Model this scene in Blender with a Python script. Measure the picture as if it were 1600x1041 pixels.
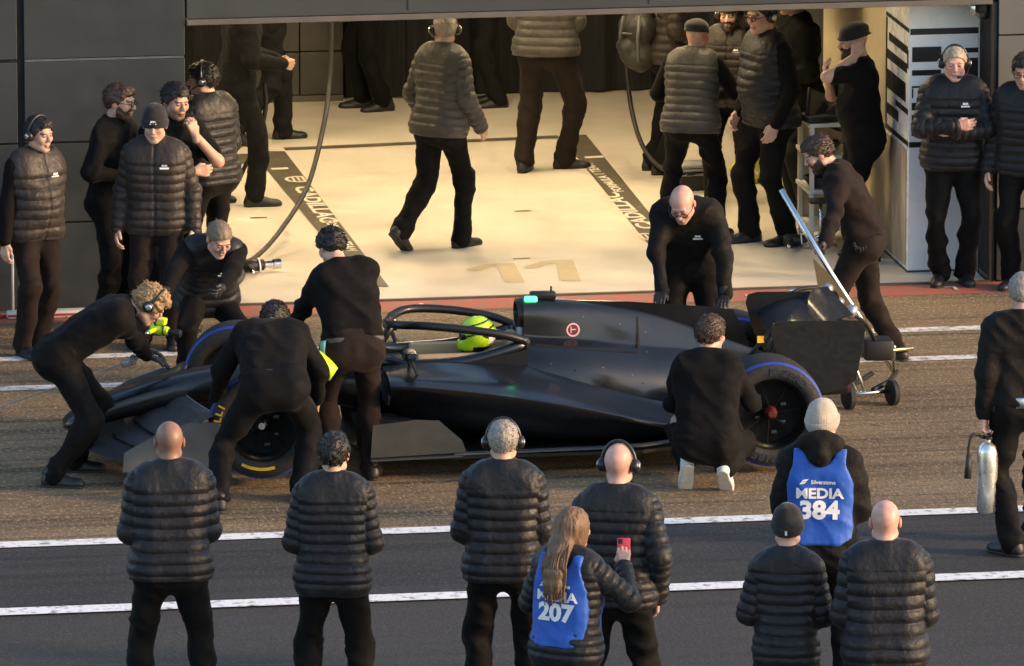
import bpy, bmesh, math, random
import numpy as np
from mathutils import Vector, Matrix, Euler
from mathutils.bvhtree import BVHTree

R = math.radians
rng = random.Random(7)
scene = bpy.context.scene
for o in list(bpy.data.objects):
    bpy.data.objects.remove(o)
COL = scene.collection

# ------------------------------------------------------------------ camera
cam_d = bpy.data.cameras.new('camera')
cam = bpy.data.objects.new('camera', cam_d)
COL.objects.link(cam)
cam.location = (-10.3306, -62.5144, 12.4)
cam.rotation_euler = (R(90 - 11.3), 0, R(-9.3))
cam_d.sensor_width = 36.0
cam_d.lens = 315.0
cam_d.clip_start = 1.0
cam_d.clip_end = 2000.0
scene.camera = cam

# ------------------------------------------------------------------ sky, sun, exposure
SUN_EL, SUN_AZ = 17.0, 114.0          # degrees; azimuth clockwise from +Y (into the garage)
w = bpy.data.worlds.new('World')
scene.world = w
w.use_nodes = True
nt = w.node_tree
nt.nodes.clear()
sky = nt.nodes.new('ShaderNodeTexSky')
sky.sky_type = 'NISHITA'
sky.sun_disc = False
sky.sun_elevation = R(SUN_EL)
sky.sun_rotation = R(SUN_AZ)
sky.air_density = 1.0
sky.dust_density = 1.4
sky.ozone_density = 1.0
bg = nt.nodes.new('ShaderNodeBackground')
bg.inputs['Strength'].default_value = 0.15
wo = nt.nodes.new('ShaderNodeOutputWorld')
nt.links.new(sky.outputs[0], bg.inputs[0])
nt.links.new(bg.outputs[0], wo.inputs[0])
sun_d = bpy.data.lights.new('sun', 'SUN')
sun_d.energy = 1.7
sun_d.angle = R(5.0)
sun_d.color = (1.0, 0.60, 0.30)
sun = bpy.data.objects.new('sun', sun_d)
COL.objects.link(sun)
_sd = Vector((math.sin(R(SUN_AZ)) * math.cos(R(SUN_EL)), math.cos(R(SUN_AZ)) * math.cos(R(SUN_EL)), math.sin(R(SUN_EL))))
sun.rotation_euler = (-_sd).to_track_quat('-Z', 'Y').to_euler()
sun.location = (20, -10, 20)
vs = scene.view_settings
vs.view_transform = 'Standard'
vs.look = 'None'
vs.exposure = 1.25
vs.gamma = 1.0
vs.use_curve_mapping = False

# ------------------------------------------------------------------ materials
MATS = {}
def M(name, col, rough=0.6, metal=0.0, var=0.15, vscale=6.0, bump=0.0, bscale=60.0, coat=0.0, sheen=0.0, spec=0.5, emit=None, estr=0.0, stretch=None, attr=False, sss=0.0, rvar=0.1, coord='Object', bdist=0.01, quilt=0.0):
    """procedural Principled material with colour / roughness variation and noise relief"""
    if name in MATS:
        return MATS[name]
    m = bpy.data.materials.new(name)
    m.use_nodes = True
    n, l = m.node_tree.nodes, m.node_tree.links
    b = n['Principled BSDF']
    b.inputs['Metallic'].default_value = metal
    b.inputs['Roughness'].default_value = rough
    b.inputs['Coat Weight'].default_value = coat
    b.inputs['Coat Roughness'].default_value = 0.12
    b.inputs['Sheen Weight'].default_value = sheen
    b.inputs['Sheen Roughness'].default_value = 0.4
    b.inputs['Specular IOR Level'].default_value = spec
    if sss:
        b.inputs['Subsurface Weight'].default_value = sss
        b.inputs['Subsurface Radius'].default_value = (0.012, 0.005, 0.003)
        b.inputs['Subsurface Scale'].default_value = 0.5
    tc = n.new('ShaderNodeTexCoord')
    src = tc.outputs[coord]
    if stretch:
        mp = n.new('ShaderNodeMapping')
        mp.inputs['Scale'].default_value = stretch
        l.new(src, mp.inputs[0])
        src = mp.outputs[0]
    nz = n.new('ShaderNodeTexNoise')
    nz.inputs['Scale'].default_value = vscale
    nz.inputs['Detail'].default_value = 6
    l.new(src, nz.inputs['Vector'])
    mr = n.new('ShaderNodeMapRange')
    mr.inputs[1].default_value = 0.25; mr.inputs[2].default_value = 0.75
    mr.inputs[3].default_value = 1 - var; mr.inputs[4].default_value = 1 + var
    l.new(nz.outputs['Fac'], mr.inputs[0])
    mx = n.new('ShaderNodeMix'); mx.data_type = 'RGBA'; mx.blend_type = 'MULTIPLY'
    mx.inputs['Factor'].default_value = 1
    if attr:
        at = n.new('ShaderNodeAttribute'); at.attribute_name = 'col'
        l.new(at.outputs['Color'], mx.inputs['A'])
    else:
        mx.inputs['A'].default_value = (*col, 1)
    l.new(mr.outputs[0], mx.inputs['B'])
    l.new(mx.outputs['Result'], b.inputs['Base Color'])
    m2 = n.new('ShaderNodeMapRange')
    m2.inputs[1].default_value = 0.3; m2.inputs[2].default_value = 0.7
    m2.inputs[3].default_value = max(0.02, rough - rvar); m2.inputs[4].default_value = min(1, rough + rvar)
    nz2 = n.new('ShaderNodeTexNoise'); nz2.inputs['Scale'].default_value = vscale * 2.3; nz2.inputs['Detail'].default_value = 4
    l.new(src, nz2.inputs['Vector']); l.new(nz2.outputs['Fac'], m2.inputs[0]); l.new(m2.outputs[0], b.inputs['Roughness'])
    if bump:
        nb = n.new('ShaderNodeTexNoise'); nb.inputs['Scale'].default_value = bscale; nb.inputs['Detail'].default_value = 5
        l.new(src, nb.inputs['Vector'])
        bp = n.new('ShaderNodeBump'); bp.inputs['Strength'].default_value = bump; bp.inputs['Distance'].default_value = bdist
        l.new(nb.outputs['Fac'], bp.inputs['Height']); l.new(bp.outputs[0], b.inputs['Normal'])
    if quilt:
        # stitched channels: sharp creases where the garment's own coordinate crosses whole numbers
        at = n.new('ShaderNodeAttribute'); at.attribute_name = 'q'
        fr = n.new('ShaderNodeMath'); fr.operation = 'MULTIPLY'; fr.inputs[1].default_value = math.pi; l.new(at.outputs['Fac'], fr.inputs[0])
        sn = n.new('ShaderNodeMath'); sn.operation = 'SINE'; l.new(fr.outputs[0], sn.inputs[0])
        ab = n.new('ShaderNodeMath'); ab.operation = 'ABSOLUTE'; l.new(sn.outputs[0], ab.inputs[0])
        pw = n.new('ShaderNodeMath'); pw.operation = 'POWER'; pw.inputs[1].default_value = .45; l.new(ab.outputs[0], pw.inputs[0])
        bq = n.new('ShaderNodeBump'); bq.inputs['Strength'].default_value = quilt; bq.inputs['Distance'].default_value = .02
        l.new(pw.outputs[0], bq.inputs['Height'])
        if bump: l.new(bp.outputs[0], bq.inputs['Normal'])
        l.new(bq.outputs[0], b.inputs['Normal'])
    if emit:
        b.inputs['Emission Color'].default_value = (*emit, 1)
        b.inputs['Emission Strength'].default_value = estr
    MATS[name] = m
    return m

# ------------------------------------------------------------------ object helpers
def link(o, parent=None):
    COL.objects.link(o)
    if parent is not None:
        o.parent = parent
    return o

def tag(o, label=None, cat=None, group=None, kind=None):
    if label: o['label'] = label
    if cat: o['category'] = cat
    if group: o['group'] = group
    if kind: o['kind'] = kind
    return o

def empty(name, loc=(0, 0, 0), rz=0.0, label=None, cat=None, group=None, scale=1.0):
    o = bpy.data.objects.new(name, None)
    o.empty_display_size = 0.1
    link(o)
    o.location = loc
    o.rotation_euler = (0, 0, rz)
    o.scale = (scale,) * 3
    return tag(o, label, cat, group)

def mesh_obj(name, verts, faces, mat, parent=None, smooth=True, cols=None, q=None):
    me = bpy.data.meshes.new(name)
    if isinstance(verts, np.ndarray):
        nv, nf = len(verts), len(faces)
        me.vertices.add(nv)
        me.vertices.foreach_set('co', np.ascontiguousarray(verts, np.float32).ravel())
        faces = np.asarray(faces, np.int32)
        k = faces.shape[1]
        me.loops.add(nf * k); me.polygons.add(nf)
        me.loops.foreach_set('vertex_index', faces.ravel())
        me.polygons.foreach_set('loop_start', np.arange(nf, dtype=np.int32) * k)
        me.update(calc_edges=True)
    else:
        me.from_pydata(verts, [], faces)
        me.update()
    if smooth:
        me.polygons.foreach_set('use_smooth', np.ones(len(me.polygons), bool))
    if cols is not None:
        a = me.color_attributes.new('col', 'FLOAT_COLOR', 'POINT')
        c4 = np.ones((len(me.vertices), 4), np.float32); c4[:, :3] = cols
        a.data.foreach_set('color', c4.ravel())
    if q is not None:
        a = me.attributes.new('q', 'FLOAT', 'POINT'); a.data.foreach_set('value', np.ascontiguousarray(q, np.float32))
    if mat: me.materials.append(mat)
    return link(bpy.data.objects.new(name, me), parent)

class MB:
    """collects simple shapes into one mesh"""
    def __init__(s): s.v, s.f = [], []
    def add(s, v, f):
        o = len(s.v); s.v += [tuple(p) for p in v]; s.f += [tuple(i + o for i in q) for q in f]; return s
    def box(s, lo, hi, mtx=None, bev=0.0):
        x0, y0, z0 = lo; x1, y1, z1 = hi
        if bev:
            bm = bmesh.new(); bmesh.ops.create_cube(bm, size=1.0)
            for v in bm.verts:
                v.co = Vector(((x0 + x1) / 2 + v.co.x * (x1 - x0), (y0 + y1) / 2 + v.co.y * (y1 - y0), (z0 + z1) / 2 + v.co.z * (z1 - z0)))
            bmesh.ops.bevel(bm, geom=bm.edges[:], offset=bev, segments=2, affect='EDGES', profile=0.5)
            bm.verts.index_update()
            v = [mtx @ q.co if mtx else q.co for q in bm.verts]; f = [[q.index for q in fc.verts] for fc in bm.faces]
            bm.free(); return s.add(v, f)
        v = [Vector(p) for p in ((x0, y0, z0), (x1, y0, z0), (x1, y1, z0), (x0, y1, z0), (x0, y0, z1), (x1, y0, z1), (x1, y1, z1), (x0, y1, z1))]
        if mtx: v = [mtx @ p for p in v]
        return s.add(v, [(0, 3, 2, 1), (4, 5, 6, 7), (0, 1, 5, 4), (1, 2, 6, 5), (2, 3, 7, 6), (3, 0, 4, 7)])
    def tube(s, pts, r, seg=10, cap=True, flat=1.0, up=None):
        pts = [Vector(p) for p in pts]; n = len(pts)
        rs = r if isinstance(r, (list, tuple)) else [r] * n
        rings = []; prev = None
        for i, p in enumerate(pts):
            t = (pts[min(i + 1, n - 1)] - pts[max(i - 1, 0)]).normalized()
            if prev is None:
                a = Vector(up) if up else (Vector((0, 0, 1)) if abs(t.z) < .9 else Vector((1, 0, 0)))
            else: a = prev
            u = (a - t * a.dot(t)).normalized(); prev = u; b = t.cross(u)
            rings.append([p + u * (math.cos(2 * math.pi * k / seg) * rs[i] * flat) + b * (math.sin(2 * math.pi * k / seg) * rs[i]) for k in range(seg)])
        return s.loft(rings, cap)
    def loft(s, rings, cap=True, closed=True):
        n = len(rings[0]); v = [p for rg in rings for p in rg]; f = []
        for i in range(len(rings) - 1):
            for k in range(n if closed else n - 1):
                a, b = i * n + k, i * n + (k + 1) % n
                f.append((a, b, b + n, a + n))
        if cap:
            f.append(tuple(range(n - 1, -1, -1))); o = (len(rings) - 1) * n; f.append(tuple(range(o, o + n)))
        return s.add(v, f)
    def lathe(s, prof, origin, axis, seg=32, cap=False):
        """prof: list of (along-axis, radius)"""
        ax = Vector(axis).normalized(); a = Vector((0, 0, 1)) if abs(ax.z) < .9 else Vector((1, 0, 0))
        u = (a - ax * a.dot(ax)).normalized(); b = ax.cross(u); o = Vector(origin)
        rings = [[o + ax * h + u * (r * math.cos(2 * math.pi * k / seg)) + b * (r * math.sin(2 * math.pi * k / seg)) for k in range(seg)] for h, r in prof]
        return s.loft(rings, cap)
    def prism(s, poly, d, mtx=None):
        """poly: list of 3d points, extruded by vector d"""
        d = Vector(d); a = [Vector(p) for p in poly]; b = [p + d for p in a]; n = len(a)
        v = a + b
        if mtx: v = [mtx @ p for p in v]
        return s.add(v, [tuple(range(n - 1, -1, -1)), tuple(range(n, 2 * n))] + [(i, (i + 1) % n, (i + 1) % n + n, i + n) for i in range(n)])
    def obj(s, name, mat, parent=None, smooth=False, angle=None):
        o = mesh_obj(name, s.v, s.f, mat, parent, smooth or angle is not None)
        if angle is not None:
            bm = bmesh.new(); bm.from_mesh(o.data)
            bmesh.ops.recalc_face_normals(bm, faces=bm.faces[:])
            for e in bm.edges:
                if len(e.link_faces) == 2 and e.calc_face_angle(0) > R(angle): e.smooth = False
            bm.to_mesh(o.data); bm.free()
        return o

def spline(pts, n=8):
    """Catmull-Rom through points (any dimension)"""
    P = [np.array(p, float) for p in pts]; P = [2 * P[0] - P[1]] + P + [2 * P[-1] - P[-2]]
    out = []
    for i in range(1, len(P) - 2):
        for k in range(n):
            t = k / n
            out.append(0.5 * ((2 * P[i]) + (-P[i - 1] + P[i + 1]) * t + (2 * P[i - 1] - 5 * P[i] + 4 * P[i + 1] - P[i + 2]) * t * t + (-P[i - 1] + 3 * P[i] - 3 * P[i + 1] + P[i + 2]) * t ** 3))
    out.append(P[-2]); return out

def text_mesh(txt, size=1.0, bold=0.02, wide=1.0):
    """flat filled lettering: (verts [n,2], faces)"""
    cu = bpy.data.curves.new('t', 'FONT'); cu.body = txt; cu.size = size; cu.offset = bold * size
    cu.align_x = 'CENTER'; cu.align_y = 'CENTER'; cu.resolution_u = 3
    o = bpy.data.objects.new('t', cu); COL.objects.link(o)
    dg = bpy.context.evaluated_depsgraph_get()
    me = o.evaluated_get(dg).to_mesh()
    v = np.array([(p.co.x * wide, p.co.y) for p in me.vertices]); f = [tuple(p.vertices) for p in me.polygons]
    o.evaluated_get(dg).to_mesh_clear()
    bpy.data.objects.remove(o); bpy.data.curves.remove(cu)
    return v, f

# ------------------------------------------------------------------ numpy noise + distance-field surfaces
def vnoise(p, seed=0):
    p = np.asarray(p, float); i = np.floor(p).astype(np.int64); f = p - i; f = f * f * (3 - 2 * f)
    def hsh(x, y, z):
        h = (x * 374761393 + y * 668265263 + z * 2147483647 + seed * 974711) & 0xffffffff
        h = ((h ^ (h >> 13)) * 1274126177) & 0xffffffff
        return ((h ^ (h >> 16)) & 0xffff) / 65535.0
    r = 0
    for dx in (0, 1):
        for dy in (0, 1):
            for dz in (0, 1):
                wgt = (f[..., 0] if dx else 1 - f[..., 0]) * (f[..., 1] if dy else 1 - f[..., 1]) * (f[..., 2] if dz else 1 - f[..., 2])
                r = r + wgt * hsh(i[..., 0] + dx, i[..., 1] + dy, i[..., 2] + dz)
    return r * 2 - 1

def cone(a, b, ra, rb, k=0.02): return ('c', np.array(a, float), np.array(b, float), ra, rb, k)
def ell(c, r, k=0.02, rot=None): return ('e', np.array(c, float), np.array(r, float), None if rot is None else np.array(rot, float), 0, k)
def prim_d(pr, p):
    if pr[0] == 'c':
        _, a, b, ra, rb, k = pr; ab = b - a; L = max(ab @ ab, 1e-9)
        t = np.clip(((p - a) @ ab) / L, 0, 1)
        q = p - a - t[..., None] * ab
        return np.sqrt((q * q).sum(-1)) - (ra + (rb - ra) * t)
    _, c, r, rot, _, k = pr; q = p - c
    if rot is not None: q = q @ rot            # columns of rot are the ellipsoid's axes
    k0 = np.sqrt(((q / r) ** 2).sum(-1)); k1 = np.sqrt(((q / (r * r)) ** 2).sum(-1))
    return k0 * (k0 - 1) / np.maximum(k1, 1e-6)
def prim_box(pr):
    if pr[0] == 'c':
        _, a, b, ra, rb, k = pr; m = max(ra, rb); return np.minimum(a, b) - m, np.maximum(a, b) + m
    m = pr[2].max(); return pr[1] - m, pr[1] + m
def smin(a, b, k):
    h = np.maximum(k - np.abs(a - b), 0) / k
    return np.minimum(a, b) - h * h * k * 0.25
def field(prims, p):
    f = np.full(p.shape[:-1], 1.0)
    for pr in prims: f = smin(f, prim_d(pr, p), pr[5])
    return f
def snet(f, o, h):
    s = f < 0
    c = np.zeros(np.array(f.shape) - 1, np.int8)
    nx, ny, nz = f.shape
    offs = [(x, y, z) for x in (0, 1) for y in (0, 1) for z in (0, 1)]
    for x, y, z in offs: c += s[x:nx - 1 + x, y:ny - 1 + y, z:nz - 1 + z]
    idx = np.argwhere((c > 0) & (c < 8))
    vid = np.full(c.shape, -1, np.int64); vid[idx[:, 0], idx[:, 1], idx[:, 2]] = np.arange(len(idx))
    val = {of: f[idx[:, 0] + of[0], idx[:, 1] + of[1], idx[:, 2] + of[2]] for of in offs}
    acc = np.zeros((len(idx), 3)); cnt = np.zeros(len(idx))
    for of in offs:
        for a in range(3):
            if of[a]: continue
            of2 = tuple(1 if i == a else of[i] for i in range(3))
            f0, f1 = val[of], val[of2]; m = (f0 < 0) != (f1 < 0)
            d = f0 - f1; t = np.where(m, f0 / np.where(d == 0, 1, d), 0)
            for i in range(3): acc[:, i] += m * (t if i == a else of[i])
            cnt += m
    v = (idx + acc / cnt[:, None]) * h + o
    faces = []
    for a in range(3):
        b, d = (a + 1) % 3, (a + 2) % 3
        sl0 = [slice(None)] * 3; sl1 = [slice(None)] * 3
        sl0[a] = slice(0, -1); sl1[a] = slice(1, None)
        s0, s1 = s[tuple(sl0)], s[tuple(sl1)]
        e = np.argwhere(s0 != s1)
        e = e[(e[:, b] > 0) & (e[:, d] > 0) & (e[:, b] < f.shape[b] - 1) & (e[:, d] < f.shape[d] - 1)]
        ins = s0[e[:, 0], e[:, 1], e[:, 2]]
        def g(db, dd):
            q = e.copy(); q[:, b] -= db; q[:, d] -= dd
            return vid[q[:, 0], q[:, 1], q[:, 2]]
        q = np.stack([g(1, 1), g(0, 1), g(0, 0), g(1, 0)], 1)
        q[~ins] = q[~ins][:, ::-1]
        faces.append(q)
    return v, np.concatenate(faces)
def surf(prims, h, cut=None, sub=(), pad=0.03):
    """surface of a smooth union; cut(p,f)->f edits the field, sub are smooth-subtracted prims"""
    bx = [prim_box(p) for p in prims]
    lo = np.min([b[0] for b in bx], 0) - pad; hi = np.max([b[1] for b in bx], 0) + pad
    n = np.ceil((hi - lo) / h).astype(int) + 1
    ax = [lo[i] + np.arange(n[i]) * h for i in range(3)]
    f = np.full(tuple(n), 0.25)
    def region(pr, m):
        a, b = prim_box(pr)
        i0 = np.maximum(np.floor((a - m - lo) / h).astype(int), 0); i1 = np.minimum(np.ceil((b + m - lo) / h).astype(int) + 1, n)
        sl = tuple(slice(i0[i], i1[i]) for i in range(3))
        P = np.stack(np.meshgrid(*[ax[i][sl[i]] for i in range(3)], indexing='ij'), -1)
        return sl, P
    for pr in prims:
        sl, P = region(pr, pr[5] + 2 * h)
        f[sl] = smin(f[sl], prim_d(pr, P), pr[5])
    for pr in sub:
        sl, P = region(pr, pr[5] + 2 * h)
        f[sl] = -smin(-f[sl], prim_d(pr, P), pr[5])
    if cut:
        P = np.stack(np.meshgrid(*ax, indexing='ij'), -1)
        f = cut(P, f)
    return snet(f, lo, h)
def vnormals(v, f):
    n = np.zeros_like(v)
    a, b, c, d = (v[f[:, i]] for i in range(4))
    fn = np.cross(c - a, d - b)
    for i in range(4):
        for j in range(3): n[:, j] += np.bincount(f[:, i], fn[:, j], len(v))
    return n / np.maximum(np.linalg.norm(n, axis=1, keepdims=True), 1e-9)
# ------------------------------------------------------------------ ground surfaces
def ground_mat(name, c1, c2, c3, rough, streak, speck, bump, crack=0.0):
    """aggregate surface: two-tone patches, streaks along the lane, speckle and relief"""
    m = bpy.data.materials.new(name); m.use_nodes = True
    n, l = m.node_tree.nodes, m.node_tree.links; b = n['Principled BSDF']
    tc = n.new('ShaderNodeTexCoord')
    def noise(sc, st=(1, 1, 1), det=6, dist=0.0):
        mp = n.new('ShaderNodeMapping'); mp.inputs['Scale'].default_value = st; l.new(tc.outputs['Object'], mp.inputs[0])
        z = n.new('ShaderNodeTexNoise'); z.inputs['Scale'].default_value = sc; z.inputs['Detail'].default_value = det; z.inputs['Distortion'].default_value = dist
        l.new(mp.outputs[0], z.inputs['Vector']); return z.outputs['Fac']
    def rampf(src, a, bb):
        r = n.new('ShaderNodeMapRange'); r.inputs[1].default_value = a; r.inputs[2].default_value = bb; l.new(src, r.inputs[0]); return r.outputs[0]
    def mix(f, a, bb, mode='MIX', fac=None):
        x = n.new('ShaderNodeMix'); x.data_type = 'RGBA'; x.blend_type = mode
        if fac is not None: x.inputs['Factor'].default_value = fac
        if f is not None: l.new(f, x.inputs['Factor'])
        for s, k in ((a, 'A'), (bb, 'B')):
            if isinstance(s, tuple): x.inputs[k].default_value = (*s, 1)
            else: l.new(s, x.inputs[k])
        return x.outputs['Result']
    base = mix(rampf(noise(.55, (1, 1.6, 1), 8, .6), .35, .65), c1, c2)
    base = mix(rampf(noise(1.6, (.16, 2.2, 1), 6, .3), .52, .78), base, c3)
    st = n.new('ShaderNodeMath'); st.operation = 'MULTIPLY'; l.new(rampf(noise(2.2, (.04, 3.4, 1), 8, .25), .50, .70), st.inputs[0]); st.inputs[1].default_value = streak
    base = mix(st.outputs[0], base, tuple(x * .35 for x in c1))
    sp = n.new('ShaderNodeMath'); sp.operation = 'MULTIPLY'; l.new(rampf(noise(42, (1, .55, 1), 4), .50, .75), sp.inputs[0]); sp.inputs[1].default_value = speck
    base = mix(sp.outputs[0], base, tuple(min(1, x * 2.6 + .05) for x in c2))
    sp2 = n.new('ShaderNodeMath'); sp2.operation = 'MULTIPLY'; l.new(rampf(noise(55, (1, .5, 1), 4), .52, .70), sp2.inputs[0]); sp2.inputs[1].default_value = .6
    base = mix(sp2.outputs[0], base, tuple(x * .4 for x in c1))
    if crack:
        mp = n.new('ShaderNodeMapping'); mp.inputs['Scale'].default_value = (.55, .9, 1); l.new(tc.outputs['Object'], mp.inputs[0])
        vo = n.new('ShaderNodeTexVoronoi'); vo.feature = 'DISTANCE_TO_EDGE'; vo.inputs['Scale'].default_value = .6
        nz = n.new('ShaderNodeTexNoise'); nz.inputs['Scale'].default_value = 3; l.new(mp.outputs[0], nz.inputs['Vector'])
        ad = n.new('ShaderNodeVectorMath'); ad.operation = 'ADD'; l.new(mp.outputs[0], ad.inputs[0]); l.new(nz.outputs['Color'], ad.inputs[1]); l.new(ad.outputs[0], vo.inputs['Vector'])
        cr = n.new('ShaderNodeMapRange'); cr.inputs[1].default_value = 0; cr.inputs[2].default_value = .006; cr.inputs[3].default_value = crack; cr.inputs[4].default_value = 0; l.new(vo.outputs['Distance'], cr.inputs[0])
        base = mix(cr.outputs[0], base, tuple(x * .25 for x in c1))
    l.new(base, b.inputs['Base Color'])
    rr = n.new('ShaderNodeMapRange'); rr.inputs[3].default_value = rough - .12; rr.inputs[4].default_value = rough + .1; l.new(noise(3, (.3, 2, 1)), rr.inputs[0]); l.new(rr.outputs[0], b.inputs['Roughness'])
    bp = n.new('ShaderNodeBump'); bp.inputs['Strength'].default_value = bump; bp.inputs['Distance'].default_value = .008
    l.new(noise(70, (1, 1, 1), 5), bp.inputs['Height']); l.new(bp.outputs[0], b.inputs['Normal'])
    return m

def paint_mat(name, col, under, wear, rough=.6, scale=14):
    m = bpy.data.materials.new(name); m.use_nodes = True
    n, l = m.node_tree.nodes, m.node_tree.links; b = n['Principled BSDF']
    tc = n.new('ShaderNodeTexCoord')
    z = n.new('ShaderNodeTexNoise'); z.inputs['Scale'].default_value = scale; z.inputs['Detail'].default_value = 10; z.inputs['Roughness'].default_value = .7; l.new(tc.outputs['Object'], z.inputs['Vector'])
    r = n.new('ShaderNodeMapRange'); r.inputs[1].default_value = .60 - wear; r.inputs[2].default_value = .72 - wear * .6; l.new(z.outputs['Fac'], r.inputs[0])
    z2 = n.new('ShaderNodeTexNoise'); z2.inputs['Scale'].default_value = 1.2; z2.inputs['Detail'].default_value = 5; l.new(tc.outputs['Object'], z2.inputs['Vector'])
    mx0 = n.new('ShaderNodeMix'); mx0.data_type = 'RGBA'; mx0.inputs['A'].default_value = (*col, 1); mx0.inputs['B'].default_value = (*[c * .85 for c in col], 1); l.new(z2.outputs['Fac'], mx0.inputs['Factor'])
    mx = n.new('ShaderNodeMix'); mx.data_type = 'RGBA'; l.new(r.outputs[0], mx.inputs['Factor']); l.new(mx0.outputs['Result'], mx.inputs['A']); mx.inputs['B'].default_value = (*under, 1)
    l.new(mx.outputs['Result'], b.inputs['Base Color']); b.inputs['Roughness'].default_value = rough
    bp = n.new('ShaderNodeBump'); bp.inputs['Strength'].default_value = .25; bp.inputs['Distance'].default_value = .006
    z3 = n.new('ShaderNodeTexNoise'); z3.inputs['Scale'].default_value = 70; l.new(tc.outputs['Object'], z3.inputs['Vector']); l.new(z3.outputs['Fac'], bp.inputs['Height']); l.new(bp.outputs[0], b.inputs['Normal'])
    return m

def sheet(name, x0, x1, y0, y1, z, mat, parent=None, kind='structure', nx=1):
    v, f = [], []
    for i in range(nx + 1):
        x = x0 + (x1 - x0) * i / nx; v += [(x, y0, z), (x, y1, z)]
    for i in range(nx): f.append((2 * i, 2 * i + 2, 2 * i + 3, 2 * i + 1))
    o = mesh_obj(name, v, f, mat, parent, smooth=False)
    if parent is None: o['kind'] = kind
    return o
def quad(name, pts, z, mat, parent):
    return mesh_obj(name, [(x, y, z) for x, y in pts], [tuple(range(len(pts)))], mat, parent, smooth=False)

asphalt = ground_mat('lane_asphalt', (.038, .0345, .0285), (.045, .0405, .034), (.032, .029, .0245), .82, .30, .28, .7, 0)
fast_m = ground_mat('pit_lane_asphalt', (.026, .0235, .0205), (.043, .039, .034), (.018, .016, .0145), .74, .75, .35, .7, .3)
apron_m = ground_mat('apron_concrete', (.172, .118, .061), (.235, .166, .090), (.095, .064, .035), .78, 1.0, .5, .9, .6)
line_m = paint_mat('white_line_paint', (.94, .94, .92), (.12, .11, .10), .085)
line_w = paint_mat('worn_white_line_paint', (.86, .83, .78), (.18, .15, .11), .13)
red_m = paint_mat('red_strip_paint', (.47, .105, .075), (.25, .15, .11), .17, .7, 7)

ground = sheet('ground', -300, 300, -300, 300, -.004, asphalt)
lane = sheet('pit_lane', -60, 60, -9.46, -7.45, 0.0, fast_m)
apron = sheet('apron', -60, 60, -7.45, -.40, .004, apron_m)
for yc, wd, m, par in ((-9.38, .19, line_m, lane), (-7.52, .17, line_m, lane), (-2.66, .15, line_w, apron), (-1.65, .15, line_w, apron)):
    sheet('painted_line', -60, 60, yc - wd / 2, yc + wd / 2, .008, m, par)
# joints between concrete bays of the apron: narrow dark sealant
seal = M('joint_sealant', (.03, .026, .022), .7)
for x in (-9.3, -4.9, -.35, 4.2, 8.8):
    sheet('bay_joint', x, x + .022, -7.4, -2.8, .0065, seal, apron)
red = sheet('red_strip', -60, 60, -.40, 0.02, .006, red_m)
wp = M('strip_white_paint', (.70, .62, .52), .7, var=.3, vscale=30)
for i, (t, x) in enumerate((('L', 1.10), ('Y', 1.25), ('P', 1.62), ('T', -.78), ('I', -2.2), ('P', -3.1), ('L', 3.1))):
    v2, f2 = text_mesh(t, .17, .02, 1.1)
    mesh_obj('strip_lettering', [(x - a, -.20 - b, .011) for a, b in v2], f2, wp, red, smooth=False)

floor_m = M('garage_floor_epoxy', (.64, .58, .48), .42, var=.15, vscale=1.1, bump=.08, bscale=40, rvar=.12, spec=.35)
floor_o = MB().box((-7.0, .02, -.2), (3.4, 8.6, .016)).obj('garage_floor', floor_m); floor_o['kind'] = 'structure'
thr = MB().box((-7.0, -.012, -.1), (3.42, .02, .020)).obj('threshold_strip', M('threshold_metal', (.07, .06, .05), .5, var=.3), floor_o)
tape_m = paint_mat('dark_floor_tape', (.105, .088, .064), (.20, .17, .12), .06, .5, 5)
gold_m = paint_mat('gold_floor_tape', (.52, .42, .25), (.56, .48, .34), .08, .5, 6)
ivory = M('ivory_print', (.72, .66, .52), .55, var=.1)
Z1 = .0195; Z2 = .0225
quad('floor_stripe', [(-1.10, .48), (-.92, .47), (-.90, 6.11), (-1.16, 6.15)], Z1, tape_m, floor_o)
quad('floor_stripe', [(1.19, .49), (1.38, .46), (1.56, 6.47), (1.34, 6.38)], Z1, tape_m, floor_o)
quad('floor_stripe', [(-.89, 6.14), (1.33, 6.34), (1.33, 6.47), (-.89, 6.27)], Z1, tape_m, floor_o)
quad('floor_stripe', [(-2.4, 5.55), (-1.17, 5.62), (-1.165, 6.05), (-2.4, 6.0)], Z1, tape_m, floor_o)
quad('floor_tick', [(-1.115, 5.30), (-.98, 5.31), (-.98, 5.38), (-1.115, 5.37)], Z2, ivory, floor_o)
quad('floor_tick', [(1.37, 5.40), (1.52, 5.41), (1.525, 5.49), (1.375, 5.48)], Z2, ivory, floor_o)
# the two taped ones of the number 11
quad('floor_digit', [(-.06, .50), (.08, .48), (.12, 1.22), (-.02, 1.22), (-.10, 1.20), (-.26, 1.04), (-.26, .98), (-.16, .97), (-.07, 1.10), (-.02, 1.12)], Z1, gold_m, floor_o)
quad('floor_digit', [(.35, .49), (.49, .46), (.57, 1.28), (.43, 1.28), (.33, 1.25), (.16, 1.06), (.17, 1.00), (.27, 1.01), (.36, 1.14), (.42, 1.16)], Z1, gold_m, floor_o)
for (x, y) in ((.14, 1.36), (-.36, 3.42), (.46, 3.25), (-1.55, 3.3)):
    quad('tape_mark', [(x, y), (x + .13, y + .006), (x + .13, y + .045), (x, y + .038)], Z1, tape_m, floor_o)
def floor_text(txt, size, x, y, rot, wide=1.0, bold=.03):
    v2, f2 = text_mesh(txt, size, bold, wide); c, s = math.cos(R(rot)), math.sin(R(rot))
    mesh_obj('floor_lettering', [(x + a * c - b * s, y + a * s + b * c, Z2) for a, b in v2], f2, ivory, floor_o, smooth=False)
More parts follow.
